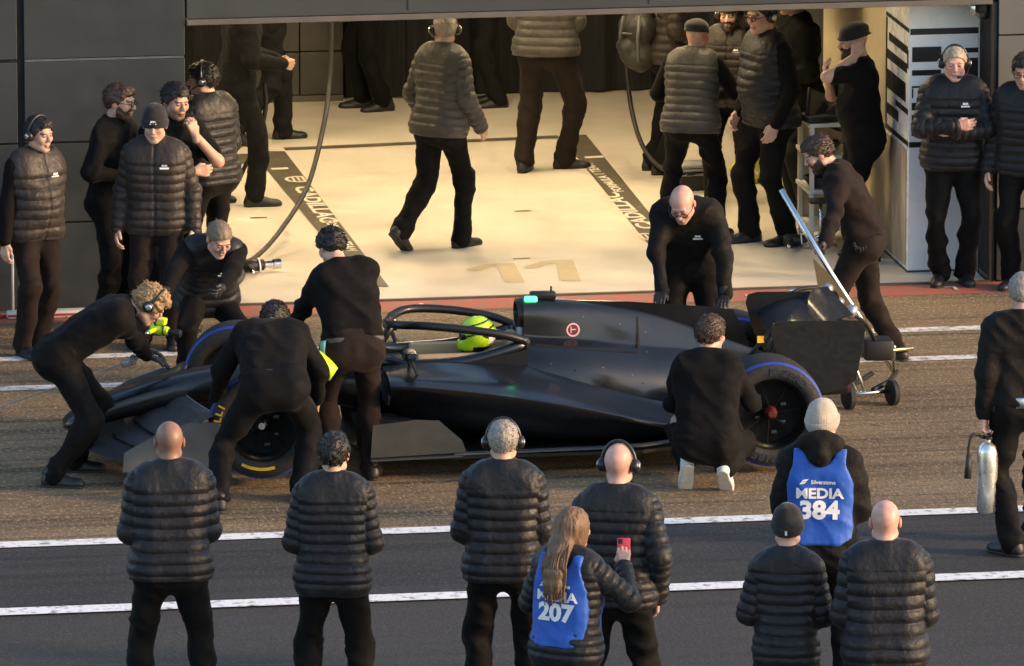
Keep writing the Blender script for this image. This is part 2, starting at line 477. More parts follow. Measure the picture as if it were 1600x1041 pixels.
floor_text('CADILLAC', .185, -.99, 3.78, -90, 1.75)
floor_text('FORMULA 1 TEAM', .105, -.985, 2.48, -90, 1.45)
floor_text('CADILLAC', .185, 1.32, 3.15, 91.5, 1.75)
floor_text('FORMULA 1 TEAM', .105, 1.37, 4.55, 91.5, 1.45)
for cx, cy, sg in ((-.985, 4.86, -1), (1.285, 2.08, 1)):
    # crest outline: two nested shields
    o_ = [(-.075, .07), (.075, .07), (.085, 0), (.05, -.07), (0, -.09), (-.05, -.07), (-.085, 0)]
    mb = MB(); n_ = len(o_)
    for k in range(n_):
        a, b = o_[k], o_[(k + 1) % n_]; s2 = .70
        pts = [a, b, (b[0] * s2, b[1] * s2), (a[0] * s2, a[1] * s2)]
        mb.add([(cx - sg * p[1], cy + sg * p[0] * 1.6, Z2) for p in pts], [(0, 1, 2, 3)])
    for yy in (-.02, .02):
        pts = [(-.05, yy - .008), (.05, yy - .008), (.05, yy + .008), (-.05, yy + .008)]
        mb.add([(cx - sg * p[1], cy + sg * p[0] * 1.6, Z2) for p in pts], [(0, 1, 2, 3)])
    mb.obj('floor_crest', ivory, floor_o)

# ------------------------------------------------------------------ walls of the pit building
clad = M('dark_grey_cladding', (.024, .029, .034), .5, var=.18, vscale=2.2, bump=.05, bscale=30, coat=.05)
clad2 = M('grey_cladding', (.11, .108, .104), .55, var=.12, vscale=2.2, bump=.05, bscale=30)
joint = M('panel_joint_black', (.012, .012, .013), .8)
trimm = M('aluminium_joint_trim', (.20, .20, .20), .4, metal=.8)
lw = empty('garage_wall', (-3.0, .13, 0), 0, 'dark grey panelled wall left of the open garage', 'wall')
MB().box((-9.0, -.10, 0), (.52, .12, 4.2)).obj('wall_core', joint, lw)
rows = [(.02, .645), (.657, 1.224), (1.236, 1.815), (1.837, 3.0), (3.012, 4.2)]
for c, (x0, x1) in enumerate(((-9.0, -6.5), (-6.49, -4.01), (-4.0, -2.2), (-2.19, -.655), (-.605, .545))):
    for r, (z0, z1) in enumerate(rows):
        MB().box((x0, -.135, z0), (x1, -.095, z1), None, .004).obj('cladding_panel', clad, lw)
MB().box((-.60, -.128, 1.818), (.54, -.098, 1.834)).obj('joint_trim', trimm, lw)
hd = empty('garage_header', (.5, 0, 2.06), 0, 'grey lintel beam across the top of the garage opening', 'lintel')
MB().box((-2.94, .0, .035), (2.92, .28, 1.9), None, .005).obj('beam', M('header_grey', (.040, .043, .045), .5, var=.12, vscale=2), hd)
MB().box((-2.94, -.02, -.008), (2.92, .30, .032), None, .004).obj('edge_trim', M('header_trim', (.11, .10, .085), .5, var=.15), hd)
for x in (-1.35, .4, 2.2): MB().box((x, -.004, .06), (x + .006, .001, 1.9)).obj('panel_seam', joint, hd)
rw = empty('garage_wall', (3.47, .13, 0), 0, 'grey panelled wall at the right edge beyond the white pillar', 'wall')
MB().box((0.02, -.10, 0), (7.0, .12, 4.2)).obj('wall_core', joint, rw)
for c, (x0, x1) in enumerate(((.0, 1.2), (1.21, 3.0), (3.01, 5.0), (5.01, 7.0))):
    for (z0, z1, mt) in ((.02, .535, clad), (.547, 1.255, clad2), (1.267, 1.815, clad2), (1.827, 4.2, clad2)):
        MB().box((x0, -.135, z0), (x1, -.095, z1), None, .004).obj('cladding_panel', mt, rw)
jm = empty('door_frame_post', (3.435, .1, 0), 0, 'slim dark frame post between white pillar and right wall', 'post')
MB().box((-.02, -.09, 0), (.028, .28, 2.06), None, .004).obj('post_body', joint, jm)
MB().box((-.022, -.06, 0), (.030, .24, .05), None, .004).obj('base_plate', trimm, jm)
# white pillar with black printed bars
pl = empty('printed_pillar', (3.155, .83, .016), 0, 'white square pillar printed with black bars right of the garage floor', 'pillar')
wpl = M('pillar_white_laminate', (.92, .93, .94), .30, var=.03, vscale=3)
blk = M('pillar_black_print', (.012, .012, .013), .45)
MB().box((-.255, -.42, .012), (.255, .42, 2.035), None, .004).obj('pillar_body', wpl, pl)
MB().box((-.262, -.427, 0), (.262, .427, .011)).obj('foot_trim', M('pillar_foot', (.10, .085, .07), .6), pl)
def fbar(x0, x1, z0, z1): MB().box((x0, -.4235, z0), (x1, -.4195, z1)).obj('printed_bar', blk, pl)
def sbar(y0, y1, z0, z1, sl=0.0):
    MB().prism([(-.2585, y0, z0), (-.2585, y1, z0 + sl), (-.2585, y1, z1 + sl), (-.2585, y0, z1)], (.004, 0, 0)).obj('printed_bar', blk, pl)
for b in ((-.250, .255, 1.755, 1.80), (-.235, -.02, 1.555, 1.665), (-.235, -.02, 1.455, 1.495), (.02, .255, 1.615, 1.65), (.02, .10, 1.43, 1.60), (.115, .255, 1.43, 1.575), (.02, .255, 1.395, 1.42),
          (-.235, .255, 1.365, 1.378), (-.235, -.225, 1.29, 1.362), (-.235, .20, 1.20, 1.255), (-.235, -.222, 1.01, 1.165), (-.220, .21, 1.145, 1.163), (-.220, .20, 1.012, 1.03), (-.252, .255, .925, .965)): fbar(*b)
for b in ((-.41, .41, 1.77, 1.80), (-.36, .30, 1.60, 1.66), (-.39, -.35, 1.50, 1.64), (-.34, .36, 1.46, 1.53), (-.30, .38, 1.24, 1.38), (-.39, .05, 1.16, 1.20), (-.05, .38, 1.05, 1.13), (-.41, .41, .93, .965), (.37, .41, .97, 1.76)): sbar(*b)
# stained lower panel of the pillar side
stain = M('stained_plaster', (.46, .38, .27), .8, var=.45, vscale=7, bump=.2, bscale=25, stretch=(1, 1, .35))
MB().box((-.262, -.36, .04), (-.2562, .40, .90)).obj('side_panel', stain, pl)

# ------------------------------------------------------------------ garage interior
cream = M('cream_wall_paint', (.55, .46, .30), .7, var=.12, vscale=2.5, bump=.05)
black_w = M('black_drape', (.010, .010, .010), .9, var=.2, bump=.4, bscale=9, stretch=(3, 3, .2), bdist=.05)
sw = empty('garage_side_wall', (2.93, 4.9, 0), 0, 'cream inner side wall of the garage behind the shelf unit', 'wall')
MB().box((0, -3.66, .016), (.14, -1.15, 2.9)).obj('wall_panel', cream, sw)
MB().box((.02, -1.14, .016), (.14, 3.5, 2.9)).obj('wall_panel', black_w, sw)
bw = empty('garage_back_wall', (-1.5, 8.42, 0), 0, 'dark back partition of the garage behind the standing crew', 'partition')
MB().box((-5.6, .06, .016), (4.5, .16, 3.0)).obj('wall_core', joint, bw)
lock = M('olive_grey_locker', (.055, .050, .042), .6, var=.2, vscale=4)
for i in range(2):
    x0 = .68 + .36 * i
    for z0, z1 in ((.07, .42), (.43, .80), (.81, 1.35), (1.36, 2.2)):
        p_ = MB().box((x0, -.06, z0), (x0 + .35, .055, z1), None, .005).obj('locker_door', lock, bw)
MB().box((.68, -.075, .016), (1.39, -.01, .065)).obj('plinth', M('locker_plinth', (.10, .085, .06), .6), bw)
for x0, x1 in ((-5.6, .66), (1.42, 1.9), (1.92, 3.0), (3.02, 4.45)):
    # hanging black drape with soft folds
    n_ = int((x1 - x0) / .04); v, f = [], []
    for k in range(n_ + 1):
        x = x0 + (x1 - x0) * k / n_; y = .0 + .035 * math.sin(k * .9) + .02 * math.sin(k * .37 + 1)
        v += [(x, y, .03), (x, y, 2.95)]
    for k in range(n_): f.append((2 * k, 2 * k + 2, 2 * k + 3, 2 * k + 1))
    mesh_obj('drape', v, f, black_w, bw)
cl = empty('garage_ceiling', (-1.8, 4.3, 2.95), 0, 'dark ceiling of the garage bay above its lamps', 'ceiling')
MB().box((-5.2, -4.0, 0), (5.2, 4.3, .12)).obj('ceiling_board', M('ceiling_grey', (.10, .10, .10), .8), cl)
lwi = empty('garage_side_wall', (-6.9, 4.4, 0), 0, 'dark inner side wall at the hidden left end of the garage', 'wall')
MB().box((-.1, -4.2, .016), (0, 4.2, 2.95)).obj('wall_panel', joint, lwi)
lamp_e = M('lamp_diffuser', (.9, .8, .6), .4, emit=(1.0, .77, .45), estr=28.0)
lamp_f = M('lamp_housing', (.5, .5, .5), .4, metal=.6)
for k, (x, y) in enumerate(((-2.6, 2.6), (-.2, 2.6), (1.6, 2.6), (-2.6, 5.2), (-.2, 5.2), (1.6, 5.2))):
    t = empty('ceiling_lamp', (x, y, 2.90), 0, ('left', 'middle', 'right')[k % 3] + ' ceiling lamp of the row ' + ('nearest the garage opening' if k < 3 else 'farther inside the garage'), 'lamp', 'lamps on the garage ceiling')
    MB().box((-.16, -.62, 0), (.16, .62, .045), None, .006).obj('housing', lamp_f, t)
    MB().box((-.13, -.59, -.012), (.13, .59, -.002)).obj('diffuser', lamp_e, t)
oc = empty('overhead_console', (2.30, 3.0, 1.78), 0, 'black overhead equipment box above the man in the hat', 'equipment')
MB().box((-.28, -.75, 0), (.55, .75, 1.1), None, .01).obj('console_body', joint, oc)
MB().box((-.285, -.70, .10), (-.281, .70, .5)).obj('console_panel', M('console_panel_dark', (.02, .02, .022), .3), oc)
# ------------------------------------------------------------------ people
def nrm(v):
    v = np.asarray(v, float); return v / max(np.linalg.norm(v), 1e-9)
def rotz2(v, deg):
    c, s = math.cos(R(deg)), math.sin(R(deg)); return np.array([v[0] * c - v[1] * s, v[0] * s + v[1] * c, v[2]])
def ik(a, b, l1, l2, pole):
    a, b = np.array(a, float), np.array(b, float); d = b - a; L = np.linalg.norm(d); u = d / max(L, 1e-9)
    L = min(max(L, abs(l1 - l2) + .02), (l1 + l2) * .997); b = a + u * L
    x = (l1 * l1 - l2 * l2 + L * L) / (2 * L); h = math.sqrt(max(l1 * l1 - x * x, 0))
    p = np.array(pole, float); p = p - u * (p @ u); p = nrm(p)
    return a + u * x + p * h, b
def frame(y, z):
    y = nrm(y); z = np.asarray(z, float); z = nrm(z - y * (z @ y)); x = np.cross(y, z)
    return np.stack([x, y, z], 1)
def eulm(yaw, pitch, roll):
    return np.array(Matrix.Rotation(R(yaw), 3, 'Z') @ Matrix.Rotation(R(-pitch), 3, 'X') @ Matrix.Rotation(R(roll), 3, 'Y'))

CLOTH = {}
def cloth_mats():
    CLOTH['puffer'] = M('puffer_nylon', (.011, .011, .0135), .5, var=.3, vscale=12, bump=.45, bscale=42, spec=.32, sheen=.06, bdist=.012, quilt=.28)
    CLOTH['puffer_grey'] = M('puffer_grey_nylon', (.060, .055, .048), .52, var=.25, vscale=12, bump=.45, bscale=42, spec=.35, sheen=.1, bdist=.012, quilt=.28)
    CLOTH['puffer_brown'] = M('puffer_brown_nylon', (.028, .021, .017), .52, var=.3, vscale=12, bump=.45, bscale=42, spec=.35, sheen=.06, bdist=.012, quilt=.28)
    CLOTH['knit'] = M('black_knit', (.0048, .0042, .0044), .85, var=.25, vscale=14, bump=.2, bscale=120, sheen=.03, spec=.15, bdist=.006)
    CLOTH['suit'] = M('fireproof_suit', (.0075, .0062, .0056), .75, var=.25, vscale=10, bump=.35, bscale=45, sheen=.03, spec=.18, bdist=.012)
    CLOTH['trouser'] = M('black_trouser_cloth', (.0042, .0038, .004), .8, var=.25, vscale=10, bump=.2, bscale=55, sheen=.02, spec=.15, bdist=.01)
    CLOTH['trouser_brown'] = M('charcoal_trouser_cloth', (.016, .0108, .0092), .85, var=.2, vscale=10, bump=.2, bscale=55, sheen=.03, spec=.15, bdist=.01)
    CLOTH['black'] = M('deep_black_cloth', (.005, .005, .005), .85, var=.25, vscale=10, bump=.4, bscale=55, spec=.25, bdist=.01)
    CLOTH['shoe'] = M('black_shoe_leather', (.012, .012, .013), .5, var=.2, bump=.1)
    CLOTH['white_shoe'] = M('white_sneaker_leather', (.70, .69, .66), .6, var=.08)
    CLOTH['sole'] = M('dark_rubber_sole', (.02, .02, .02), .8)
    CLOTH['white_sole'] = M('white_rubber_sole', (.6, .58, .54), .7, var=.15, vscale=30)
    CLOTH['bib'] = M('blue_bib_polyester', (.010, .085, .44), .6, var=.12, vscale=12, bump=.3, bscale=30, sheen=.2, bdist=.01)
    CLOTH['glove'] = M('black_glove', (.014, .014, .015), .7, bump=.2)
    CLOTH['white'] = M('white_print', (.80, .80, .80), .55, var=.05)
    CLOTH['plastic'] = M('headset_black_plastic', (.014, .015, .017), .35, var=.1)
    CLOTH['silver'] = M('brushed_metal', (.55, .55, .55), .3, metal=1.0, var=.1)
    CLOTH['beanie'] = M('black_beanie_knit', (.013, .012, .014), .9, var=.2, bump=.4, bscale=150, sheen=.3, bdist=.005)
    CLOTH['beanie_grey'] = M('pale_grey_beanie_knit', (.40, .35, .30), .9, var=.15, bump=.5, bscale=120, sheen=.3, bdist=.006)
    CLOTH['skin'] = M('skin', (1, 1, 1), .5, var=.06, vscale=25, attr=True, sss=.15, bump=.08, bscale=120, bdist=.004)
    CLOTH['strap'] = M('grey_webbing', (.06, .06, .065), .7)
    for n, c in dict(brown=(.045, .024, .014), dark=(.012, .009, .008), grey=(.32, .28, .22), blond=(.30, .19, .085), light=(.26, .23, .20), ginger=(.09, .04, .018), ash=(.17, .125, .08), lightbrown=(.15, .085, .045)).items():
        CLOTH['hair_' + n] = M('hair_' + n, c, .55, var=.35, vscale=40, bump=.5, bscale=90, bdist=.01, stretch=(1, 1, .3))
cloth_mats()
SKIN = dict(fair=(.55, .33, .245), pink=(.60, .335, .265), tan=(.36, .205, .14), brown=(.27, .145, .10), warm=(.50, .29, .20))

def person(label, loc, face, h=1.78, girth=1.0, pelvis=(0, 0, .955), lean=(3, 3), side=0, twist=0,
           feet=((.11, 0, -8, 0, 0), (-.11, 0, 8, 0, 0)), hands=(None, None), world_hands=False, poles=(None, None),
           palm=(None, None), fdir=(None, None), curl=(.45, .45), head=(0, 0, 0), neckfwd=.02, knees=(None, None),
           top='puffer', top_mat=None, sleeve='long', trousers='trouser', skin='fair', hair='short', hair_mat='dark', beard=None, stubble=0,
           headset=False, mic=True, glasses=False, hat=None, gloves=False, shoes='shoe', logo=None, bib=None, belt=False, belly=0.0,
           lod=1.0, seed=1, zipper=False, group=None, scalp=0.0, collar=True, ponytail=None, stripe=None, hem=.10, pitch=.062, hood=False):
    """one person: feet on the local origin plane, facing local +Y. Right side is +X. face: 0 = away from the camera, 90 = to its left"""
    sc = h / 1.78
    root = empty('person', loc, R(face - 9.3), label, 'person', group, sc)
    W2L = np.array(Matrix.Translation(Vector(loc)) @ Matrix.Rotation(R(face - 9.3), 4, 'Z') @ Matrix.Scale(sc, 4))
    W2L = np.linalg.inv(W2L)
    X, Y, Z = np.eye(3)
    # --- spine
    tl = [0, .13, .26, .385, .49]
    spine = [np.array(pelvis, float)]; ups = []; lats = []; fws = []
    for i in range(5):
        t = tl[i] / .49
        a = R(lean[0] + (lean[1] - lean[0]) * t); b = R(side * t)
        u = nrm([math.sin(b), math.sin(a) * math.cos(b), math.cos(a) * math.cos(b)])
        l = rotz2(X, twist * t); l = nrm(l - u * (l @ u))
        ups.append(u); lats.append(l); fws.append(np.cross(u, l))
        if i < 4: spine.append(spine[-1] + u * (tl[i + 1] - tl[i]))
    sh = spine[4]; u1, l1, f1 = ups[4], lats[4], fws[4]; u0, l0, f0 = ups[0], lats[0], fws[0]
    g = girth
    nb = sh + u1 * .045 - f1 * .005
    Hm = eulm(*head)
    ntop = nb + u1 * .055 + f1 * neckfwd
    hc = ntop + Hm @ np.array([0, .022, .085])
    hs = 1.0
    HP = lambda x, y, z: hc + Hm @ np.array([x, y, z])
    HE = lambda c, r, k=.015: ell(HP(*c), r, k, Hm)
    # --- limbs
    J = {}
    for i, sx in enumerate((1, -1)):
        hip = spine[0] + l0 * (.088 * sx) - u0 * .02
        fx, fy, fyaw, lift, fpit = feet[i]
        fd = rotz2(Y, fyaw)
        FM = np.array(Matrix.Rotation(R(fyaw), 3, 'Z') @ Matrix.Rotation(R(-fpit), 3, 'X'))
        # foot origin = ball of the foot contact point when pitched, else under the ankle
        base = np.array([fx, fy, lift + (.125 * math.sin(R(fpit)) if fpit > 0 else 0)])
        ank = base + FM @ np.array([0, -.135, .085]) + FM @ np.array([0, .10, 0]) * (1 if fpit else 1)
        kp = knees[i] if knees[i] is not None else fd * 1.0 + X * .08 * sx
        kn, ank2 = ik(hip, ank, .445, .435, kp)
        J[('leg', i)] = (hip, kn, ank2); J[('foot', i)] = (base + (ank2 - ank), FM)
        s0 = sh + l1 * (.172 * sx * (.5 + .5 * g)) - u1 * .042
        tgt = hands[i]
        if tgt is None: tgt = s0 + np.array([.09 * sx, .06, -.53])
        elif world_hands: tgt = (W2L @ np.array([*tgt, 1]))[:3]
        else: tgt = np.array(tgt, float)
        pole = poles[i] if poles[i] is not None else l1 * (.5 * sx) - f1 * 1.0 - u1 * .2
        el, wr = ik(s0, tgt, .285, .265, pole)
        J[('arm', i)] = (s0, el, wr)
        fa = nrm(wr - el)
        fd_ = fa if fdir[i] is None else nrm(fdir[i])
        pz = l1 * sx + f1 * .2 if palm[i] is None else -np.asarray(palm[i], float)
        J[('hand', i)] = (wr, frame(fd_, pz))
    # --- prim lists
    def torso(off, hipx=0.0):
        T = []
        spec = [(.082, .108, 0), (.078, .098, 1), (.082, .104, 2), (.098, .102, 3), (.105, .060, 4)]
        for hw, r, i in spec:
            c = spine[i] + fws[i] * (.012 if i in (2, 3) else 0)
            hx = off + (hipx if i == 0 else 0)
            T.append(cone(c - lats[i] * hw * g, c + lats[i] * hw * g, r * (.35 + .65 * g) + hx, r * (.35 + .65 * g) + hx, .07))
        T.append(cone(spine[0] - u0 * .06 - l0 * .085 * g - f0 * .012, spine[0] - u0 * .06 + l0 * .085 * g - f0 * .012, .108 * (.3 + .7 * g) + off + hipx, .108 * (.3 + .7 * g) + off + hipx, .06))
        for sx in (1, -1):
            T.append(cone(nb - u1 * .012, sh + l1 * .15 * sx - u1 * .045, .052 + off * .5, .046 + off * .9, .05))
        if belly: T.append(ell(spine[1] + fws[1] * (.06 + belly * .4) + u0 * .03, (.13 * g + off, .07 + belly + off, .14 + off), .08, np.stack([lats[1], fws[1], ups[1]], 1)))
        return T
    def arm(i, off, end=1.0, cuff=0.0):
        a, e, wv = J[('arm', i)]
        e2 = e + (wv - e) * end
        return [cone(a, e, .056 * (.5 + .5 * g) + off, .043 + off * .95, .04), cone(e, e2, .043 + off * .95, .031 + (.012 * (1 - end)) + off * .8 + cuff, .03)]
    def leg(i, off, end=1.0, ankle=0.0):
        a, kx, e = J[('leg', i)]; e2 = kx + (e - kx) * end
        back = nrm(np.cross(e - kx, np.cross(kx - a, e - kx)) + 1e-6)
        mid = kx + (e - kx) * .33
        return [cone(a, kx, .088 * (.5 + .5 * g) + off, .058 + off, .05), cone(kx, e2, .056 + off, .040 + off + ankle, .03), cone(kx + (mid - kx) * .3, mid, .05 + off, .056 + off, .03)]
    # --- body: trunk and limbs, head, hands joined into one mesh
    bv, bf, bc = [], [], []
    def addb(v, f, c):
        o = sum(len(x) for x in bv); bv.append(v); bf.append(f + o); bc.append(c)
    tone = np.array(SKIN[skin]); hcol = np.array({'brown': (.05, .03, .02), 'dark': (.02, .015, .013), 'grey': (.3, .26, .22), 'blond': (.2, .13, .07), 'light': (.3, .26, .22), 'ginger': (.11, .05, .025), 'ash': (.09, .065, .045), 'lightbrown': (.1, .06, .035)}[hair_mat])
    bare = sleeve == 'short'
    B = torso(-.004)
    for i in (0, 1): B += arm(i, 0.0) + leg(i, -.004)
    v, f = surf(B, .011 if bare else .024)
    shr = np.full(len(v), .016)
    if bare:
        for i in (0, 1): shr[field(arm(i, 0.0), v) < .012] = .002
    v = v - vnormals(v, f) * shr[:, None]
    addb(v, f, np.tile(tone, (len(v), 1)))
    HPs = [HE((0, -.014, .026), (.077, .098, .092)), HE((0, .028, -.03), (.062, .066, .084)),
           cone(HP(.046, .005, -.066), HP(.012, .072, -.097), .027, .021, .02), cone(HP(-.046, .005, -.066), HP(-.012, .072, -.097), .027, .021, .02),
           HE((.04, .062, -.02), (.024, .026, .028)), HE((-.04, .062, -.02), (.024, .026, .028)),
           cone(HP(.034, .079, .026), HP(-.034, .079, .026), .0135, .0135, .012),
           HE((0, .092, -.056), (.024, .012, .007), .006), HE((0, .090, -.070), (.021, .012, .008), .006)]
    NOSE = [cone(HP(0, .088, .014), HP(0, .113, -.022), .009, .0125, .012), HE((.011, .102, -.027), (.009, .011, .008), .008), HE((-.011, .102, -.027), (.009, .011, .008), .008)]
    EAR = [HE((.080, -.010, -.004), (.010, .021, .032), .008), HE((-.080, -.010, -.004), (.010, .021, .032), .008)]
    NECK = [cone(HP(0, -.022, -.045), nb - u1 * .03, .052 * (.5 + .5 * g), .062, .03)]
    EYES = [HE((.032, .081, .006), (.0125, .0125, .0125), .004), HE((-.032, .081, .006), (.0125, .0125, .0125), .004)]
    SOCK = [HE((.032, .104, .007), (.019, .017, .012), .012), HE((-.032, .104, .007), (.019, .017, .012), .012)]
    v, f = surf(HPs + NECK, .0052 * lod, sub=SOCK)
    v2, f2 = surf(NOSE + EAR + EYES, .0042 * lod)
    for vv, ff in ((v, f), (v2, f2)):
        q = (vv - hc) @ Hm; ax = np.abs(q[:, 0])
        c = np.tile(tone, (len(vv), 1))
        c *= (1 + .14 * vnoise(q * 40, seed)[:, None] + .12 * vnoise(q * 14 + 3, seed + 2)[:, None] * np.array([.6, 1, 1]))
        ear_ = np.clip((ax - .068) / .012, 0, 1)[:, None]; c = c * (1 - ear_ * np.array([0, .22, .2]))
        def paint(mask, col, a):
            nonlocal c
            c = c * (1 - a * mask[:, None]) + np.array(col) * (a * mask[:, None])
        paint(((ax > .012) & (ax < .052) & (np.abs(q[:, 2] - .027 + (ax - .03) ** 2 * 4) < .0055) & (q[:, 1] > .055)).astype(float), hcol, .85)
        paint((((ax - .032) / .013) ** 2 + ((q[:, 2] - .006) / .0055) ** 2 < 1).astype(float) * (q[:, 1] > .06), (.035, .025, .02), .9)
        paint(((ax < .025) & (np.abs(q[:, 2] + .062) < .008) & (q[:, 1] > .07)).astype(float), (tone[0] * .75, tone[1] * .45, tone[2] * .45), .7)
        paint(np.exp(-((ax - .045) / .02) ** 2 - ((q[:, 2] + .02) / .02) ** 2) * (q[:, 1] > .03), (tone[0] * 1.0, tone[1] * .7, tone[2] * .65), .5)
        if stubble: paint(np.clip((-.036 - q[:, 2]) / .02, 0, 1) * (q[:, 1] > -.02) * (q[:, 2] > -.115), hcol, stubble)
        if scalp: paint(np.clip((q[:, 2] - .0 - .55 * (q[:, 1] + .02)) / .02, 0, 1) * np.clip((.055 - q[:, 2] + np.abs(q[:, 0]) * .3) / .03, 0, 1) * (q[:, 1] < .06), hcol, scalp)
        addb(vv, ff, np.clip(c, 0, 1))
    hand_prims = []
    for i in (0, 1):
        wr, HF = J[('hand', i)]; mx = -1 if i == 0 else 1      # thumb side in hand x
        hp = lambda x, y, z: wr + HF @ np.array([x * mx, y, z])
        cu = curl[i]
        P = [cone(hp(0, -.03, 0), hp(0, .02, 0), .027, .024, .012)]
        for bx, by, L in ((.031, .088, .074), (.010, .094, .082), (-.011, .090, .076), (-.031, .080, .060)):
            P.append(cone(hp(bx * .45, .012, 0), hp(bx, by, 0), .015, .0125, .012))
            p = np.array([bx, by, 0.]); ang = 0.0
            for q, (fr, da) in enumerate(((.45, 55), (.31, 70), (.24, 45))):
                ang += R(da * cu); d = np.array([bx * .15 * (1 - cu), math.cos(ang), -math.sin(ang)]); p2 = p + d * L * fr
                P.append(cone(hp(*p), hp(*p2), .0098 - q * .0008, .0092 - q * .0008, .005)); p = p2
        P += [cone(hp(.018, .012, -.004), hp(.043, .048, -.014), .016, .0125, .01), cone(hp(.043, .048, -.014), hp(.050 - .02 * cu, .082, -.022 - .012 * cu), .0115, .0095, .005)]
        hand_prims.append(P)
        v, f = surf(P, .0046 * lod)
        addb(v, f, np.tile(tone * (.02 if gloves else 1) , (len(v), 1)) * (1 + .1 * vnoise(v * 60, seed)[:, None]) if not gloves else np.tile(np.array((.013, .013, .014)), (len(v), 1)))
    body = mesh_obj('body', np.concatenate(bv), np.concatenate(bf), CLOTH['skin'], root, cols=np.concatenate(bc))
    if gloves:
        for i in (0, 1):
            a, e, wv = J[('arm', i)]
            fa_ = nrm(wv - e)
            P = [cone(wv - fa_ * .05, wv + fa_ * .01, .042, .036, .01)]
            v, f = surf(P, .007); mesh_obj('glove_cuff', v, f, CLOTH['glove'], root)
    # --- trousers
    def cloth_disp(v, f, amp, sd, vert=1.0):
        n = vnormals(v, f)
        a = 1 - np.abs(vnoise(v @ np.array([[5.5, 0, 5], [0, 5.5, -4], [4, 3, 7. * vert]]) + sd, sd)) * 2.6
        b = vnoise(v * np.array([22, 22, 38 * vert]) + 5 * sd, sd + 3)
        return v + n * (amp * (.85 * a + .22 * b) - amp * .2)[:, None]
    def waist_cut(P, fl):
        return np.maximum(fl, (P - (spine[0] + u0 * .10)) @ u0)
    TR = [cone(spine[i] - lats[i] * hw * g, spine[i] + lats[i] * hw * g, r * (.35 + .65 * g) + .012, r * (.35 + .65 * g) + .012, .07) for hw, r, i in ((.082, .108, 0), (.078, .098, 1))]
    TR.append(cone(spine[0] - u0 * .06 - l0 * .08 * g - f0 * .015, spine[0] - u0 * .06 + l0 * .08 * g - f0 * .015, .108 * (.3 + .7 * g) + .012, .108 * (.3 + .7 * g) + .012, .06))
    LG = [leg(i, .014, 1.0, .014) for i in (0, 1)]
    def leg_cut(P, fl):
        fl = waist_cut(P, fl)
        return fl
    v, f = surf(TR + LG[0] + LG[1], .0125 * lod, cut=leg_cut)
    # wrinkles: stronger behind the knee and stacked at the ankle
    n = vnormals(v, f)
    amp = np.full(len(v), .0085); uu = np.zeros(len(v))
    for i in (0, 1):
        a, kx, e = J[('leg', i)]
        dk = np.linalg.norm(v - kx, axis=1); de = np.linalg.norm(v - e, axis=1)
        amp += .008 * np.exp(-(dk / .14) ** 2) + .010 * np.exp(-(de / .14) ** 2)
    a_ = 1 - np.abs(vnoise(v @ np.array([[5, 0, 4], [0, 5, -3], [2, 3, 7.5]]) + seed * 3.7, seed)) * 2.6
    b_ = vnoise(v * np.array([16, 16, 40]) + seed, seed + 9)
    v = v + n * (amp * (1.0 * a_ + .28 * b_))[:, None]
    tr = mesh_obj('trousers', v, f, CLOTH[trousers], root)
    # --- shoes
    for i in (0, 1):
        base, FM = J[('foot', i)]
        fp = lambda x, y, z: base + FM @ np.array([x, y - .035, z])
        SP = [cone(fp(0, -.05, .034), fp(0, .04, .036), .036, .038, .02), cone(fp(0, .04, .034), fp(0, .155, .026), .040, .034, .02), cone(fp(0, -.04, .06), fp(0, .07, .05), .036, .034, .03), cone(fp(0, -.035, .05), fp(0, -.03, .10), .038, .040, .02), ell(fp(0, .12, .03), (.046, .08, .03), .03, FM)]
        fl_ = lambda P, fl: np.maximum(fl, -((P - fp(0, 0, .016)) @ FM[:, 2]))
        v, f = surf(SP, .008 * lod, cut=fl_)
        so = mesh_obj('shoe', v, f, CLOTH[shoes], root)
        def so_cut(P, fl):
            q = (P - fp(0, 0, 0)) @ FM
            d2 = np.minimum(np.hypot(q[..., 0], q[..., 1] - np.clip(q[..., 1], .05, .15)) - .046, np.hypot(q[..., 0], q[..., 1] - np.clip(q[..., 1], -.05, .06)) - .039)
            return np.maximum(d2, np.abs(q[..., 2] - .011) - .011)
        v, f = surf([cone(fp(0, -.05, .012), fp(0, .15, .012), .052, .056, .01)], .008, cut=so_cut)
        mesh_obj('sole', v, f, CLOTH['white_sole' if shoes == 'white_shoe' else 'sole'], so)
    # --- upper clothing
    def seg_coord(v, pts):
        best = np.full(len(v), 9.); co = np.zeros(len(v)); acc = 0.
        for a, b in zip(pts[:-1], pts[1:]):
            ab = b - a; L = np.linalg.norm(ab); t = np.clip((v - a) @ ab / (L * L), -.6 if a is pts[0] else 0, 1.4 if b is pts[-1] else 1)
            d = np.linalg.norm(v - a - t[:, None] * ab, axis=1)
            m = d < best; best[m] = d[m]; co[m] = acc + t[m] * L; acc += L
        return co
    def quilt(v, f, arms, depth=.0115, p=pitch):
        n = vnormals(v, f)
        uc = seg_coord(v, spine + [nb + u1 * .1]); side_ = np.zeros(len(v))
        if arms:
            ft = field(torso(.024), v)
            for i in (0, 1):
                fa_ = field(arm(i, .020), v); m = fa_ < ft - .004
                uc[m] = seg_coord(v, list(J[('arm', i)]))[m] + .02
                side_ = np.maximum(side_, np.exp(-((fa_ - ft + .004) / .010) ** 2))
        yoke = np.zeros(len(v), bool)
        if arms or True:
            yoke = (uc > .43) & (seg_coord(v, spine + [nb + u1 * .1]) > .43)
        uc = uc + .004 * vnoise(v * 7 + seed, seed) + .0015 * vnoise(v * 25, seed + 1)
        if top == 'puffer' and arms:
            yoke &= ~(np.minimum(field(arm(0, .020), v), field(arm(1, .020), v)) < ft - .004)
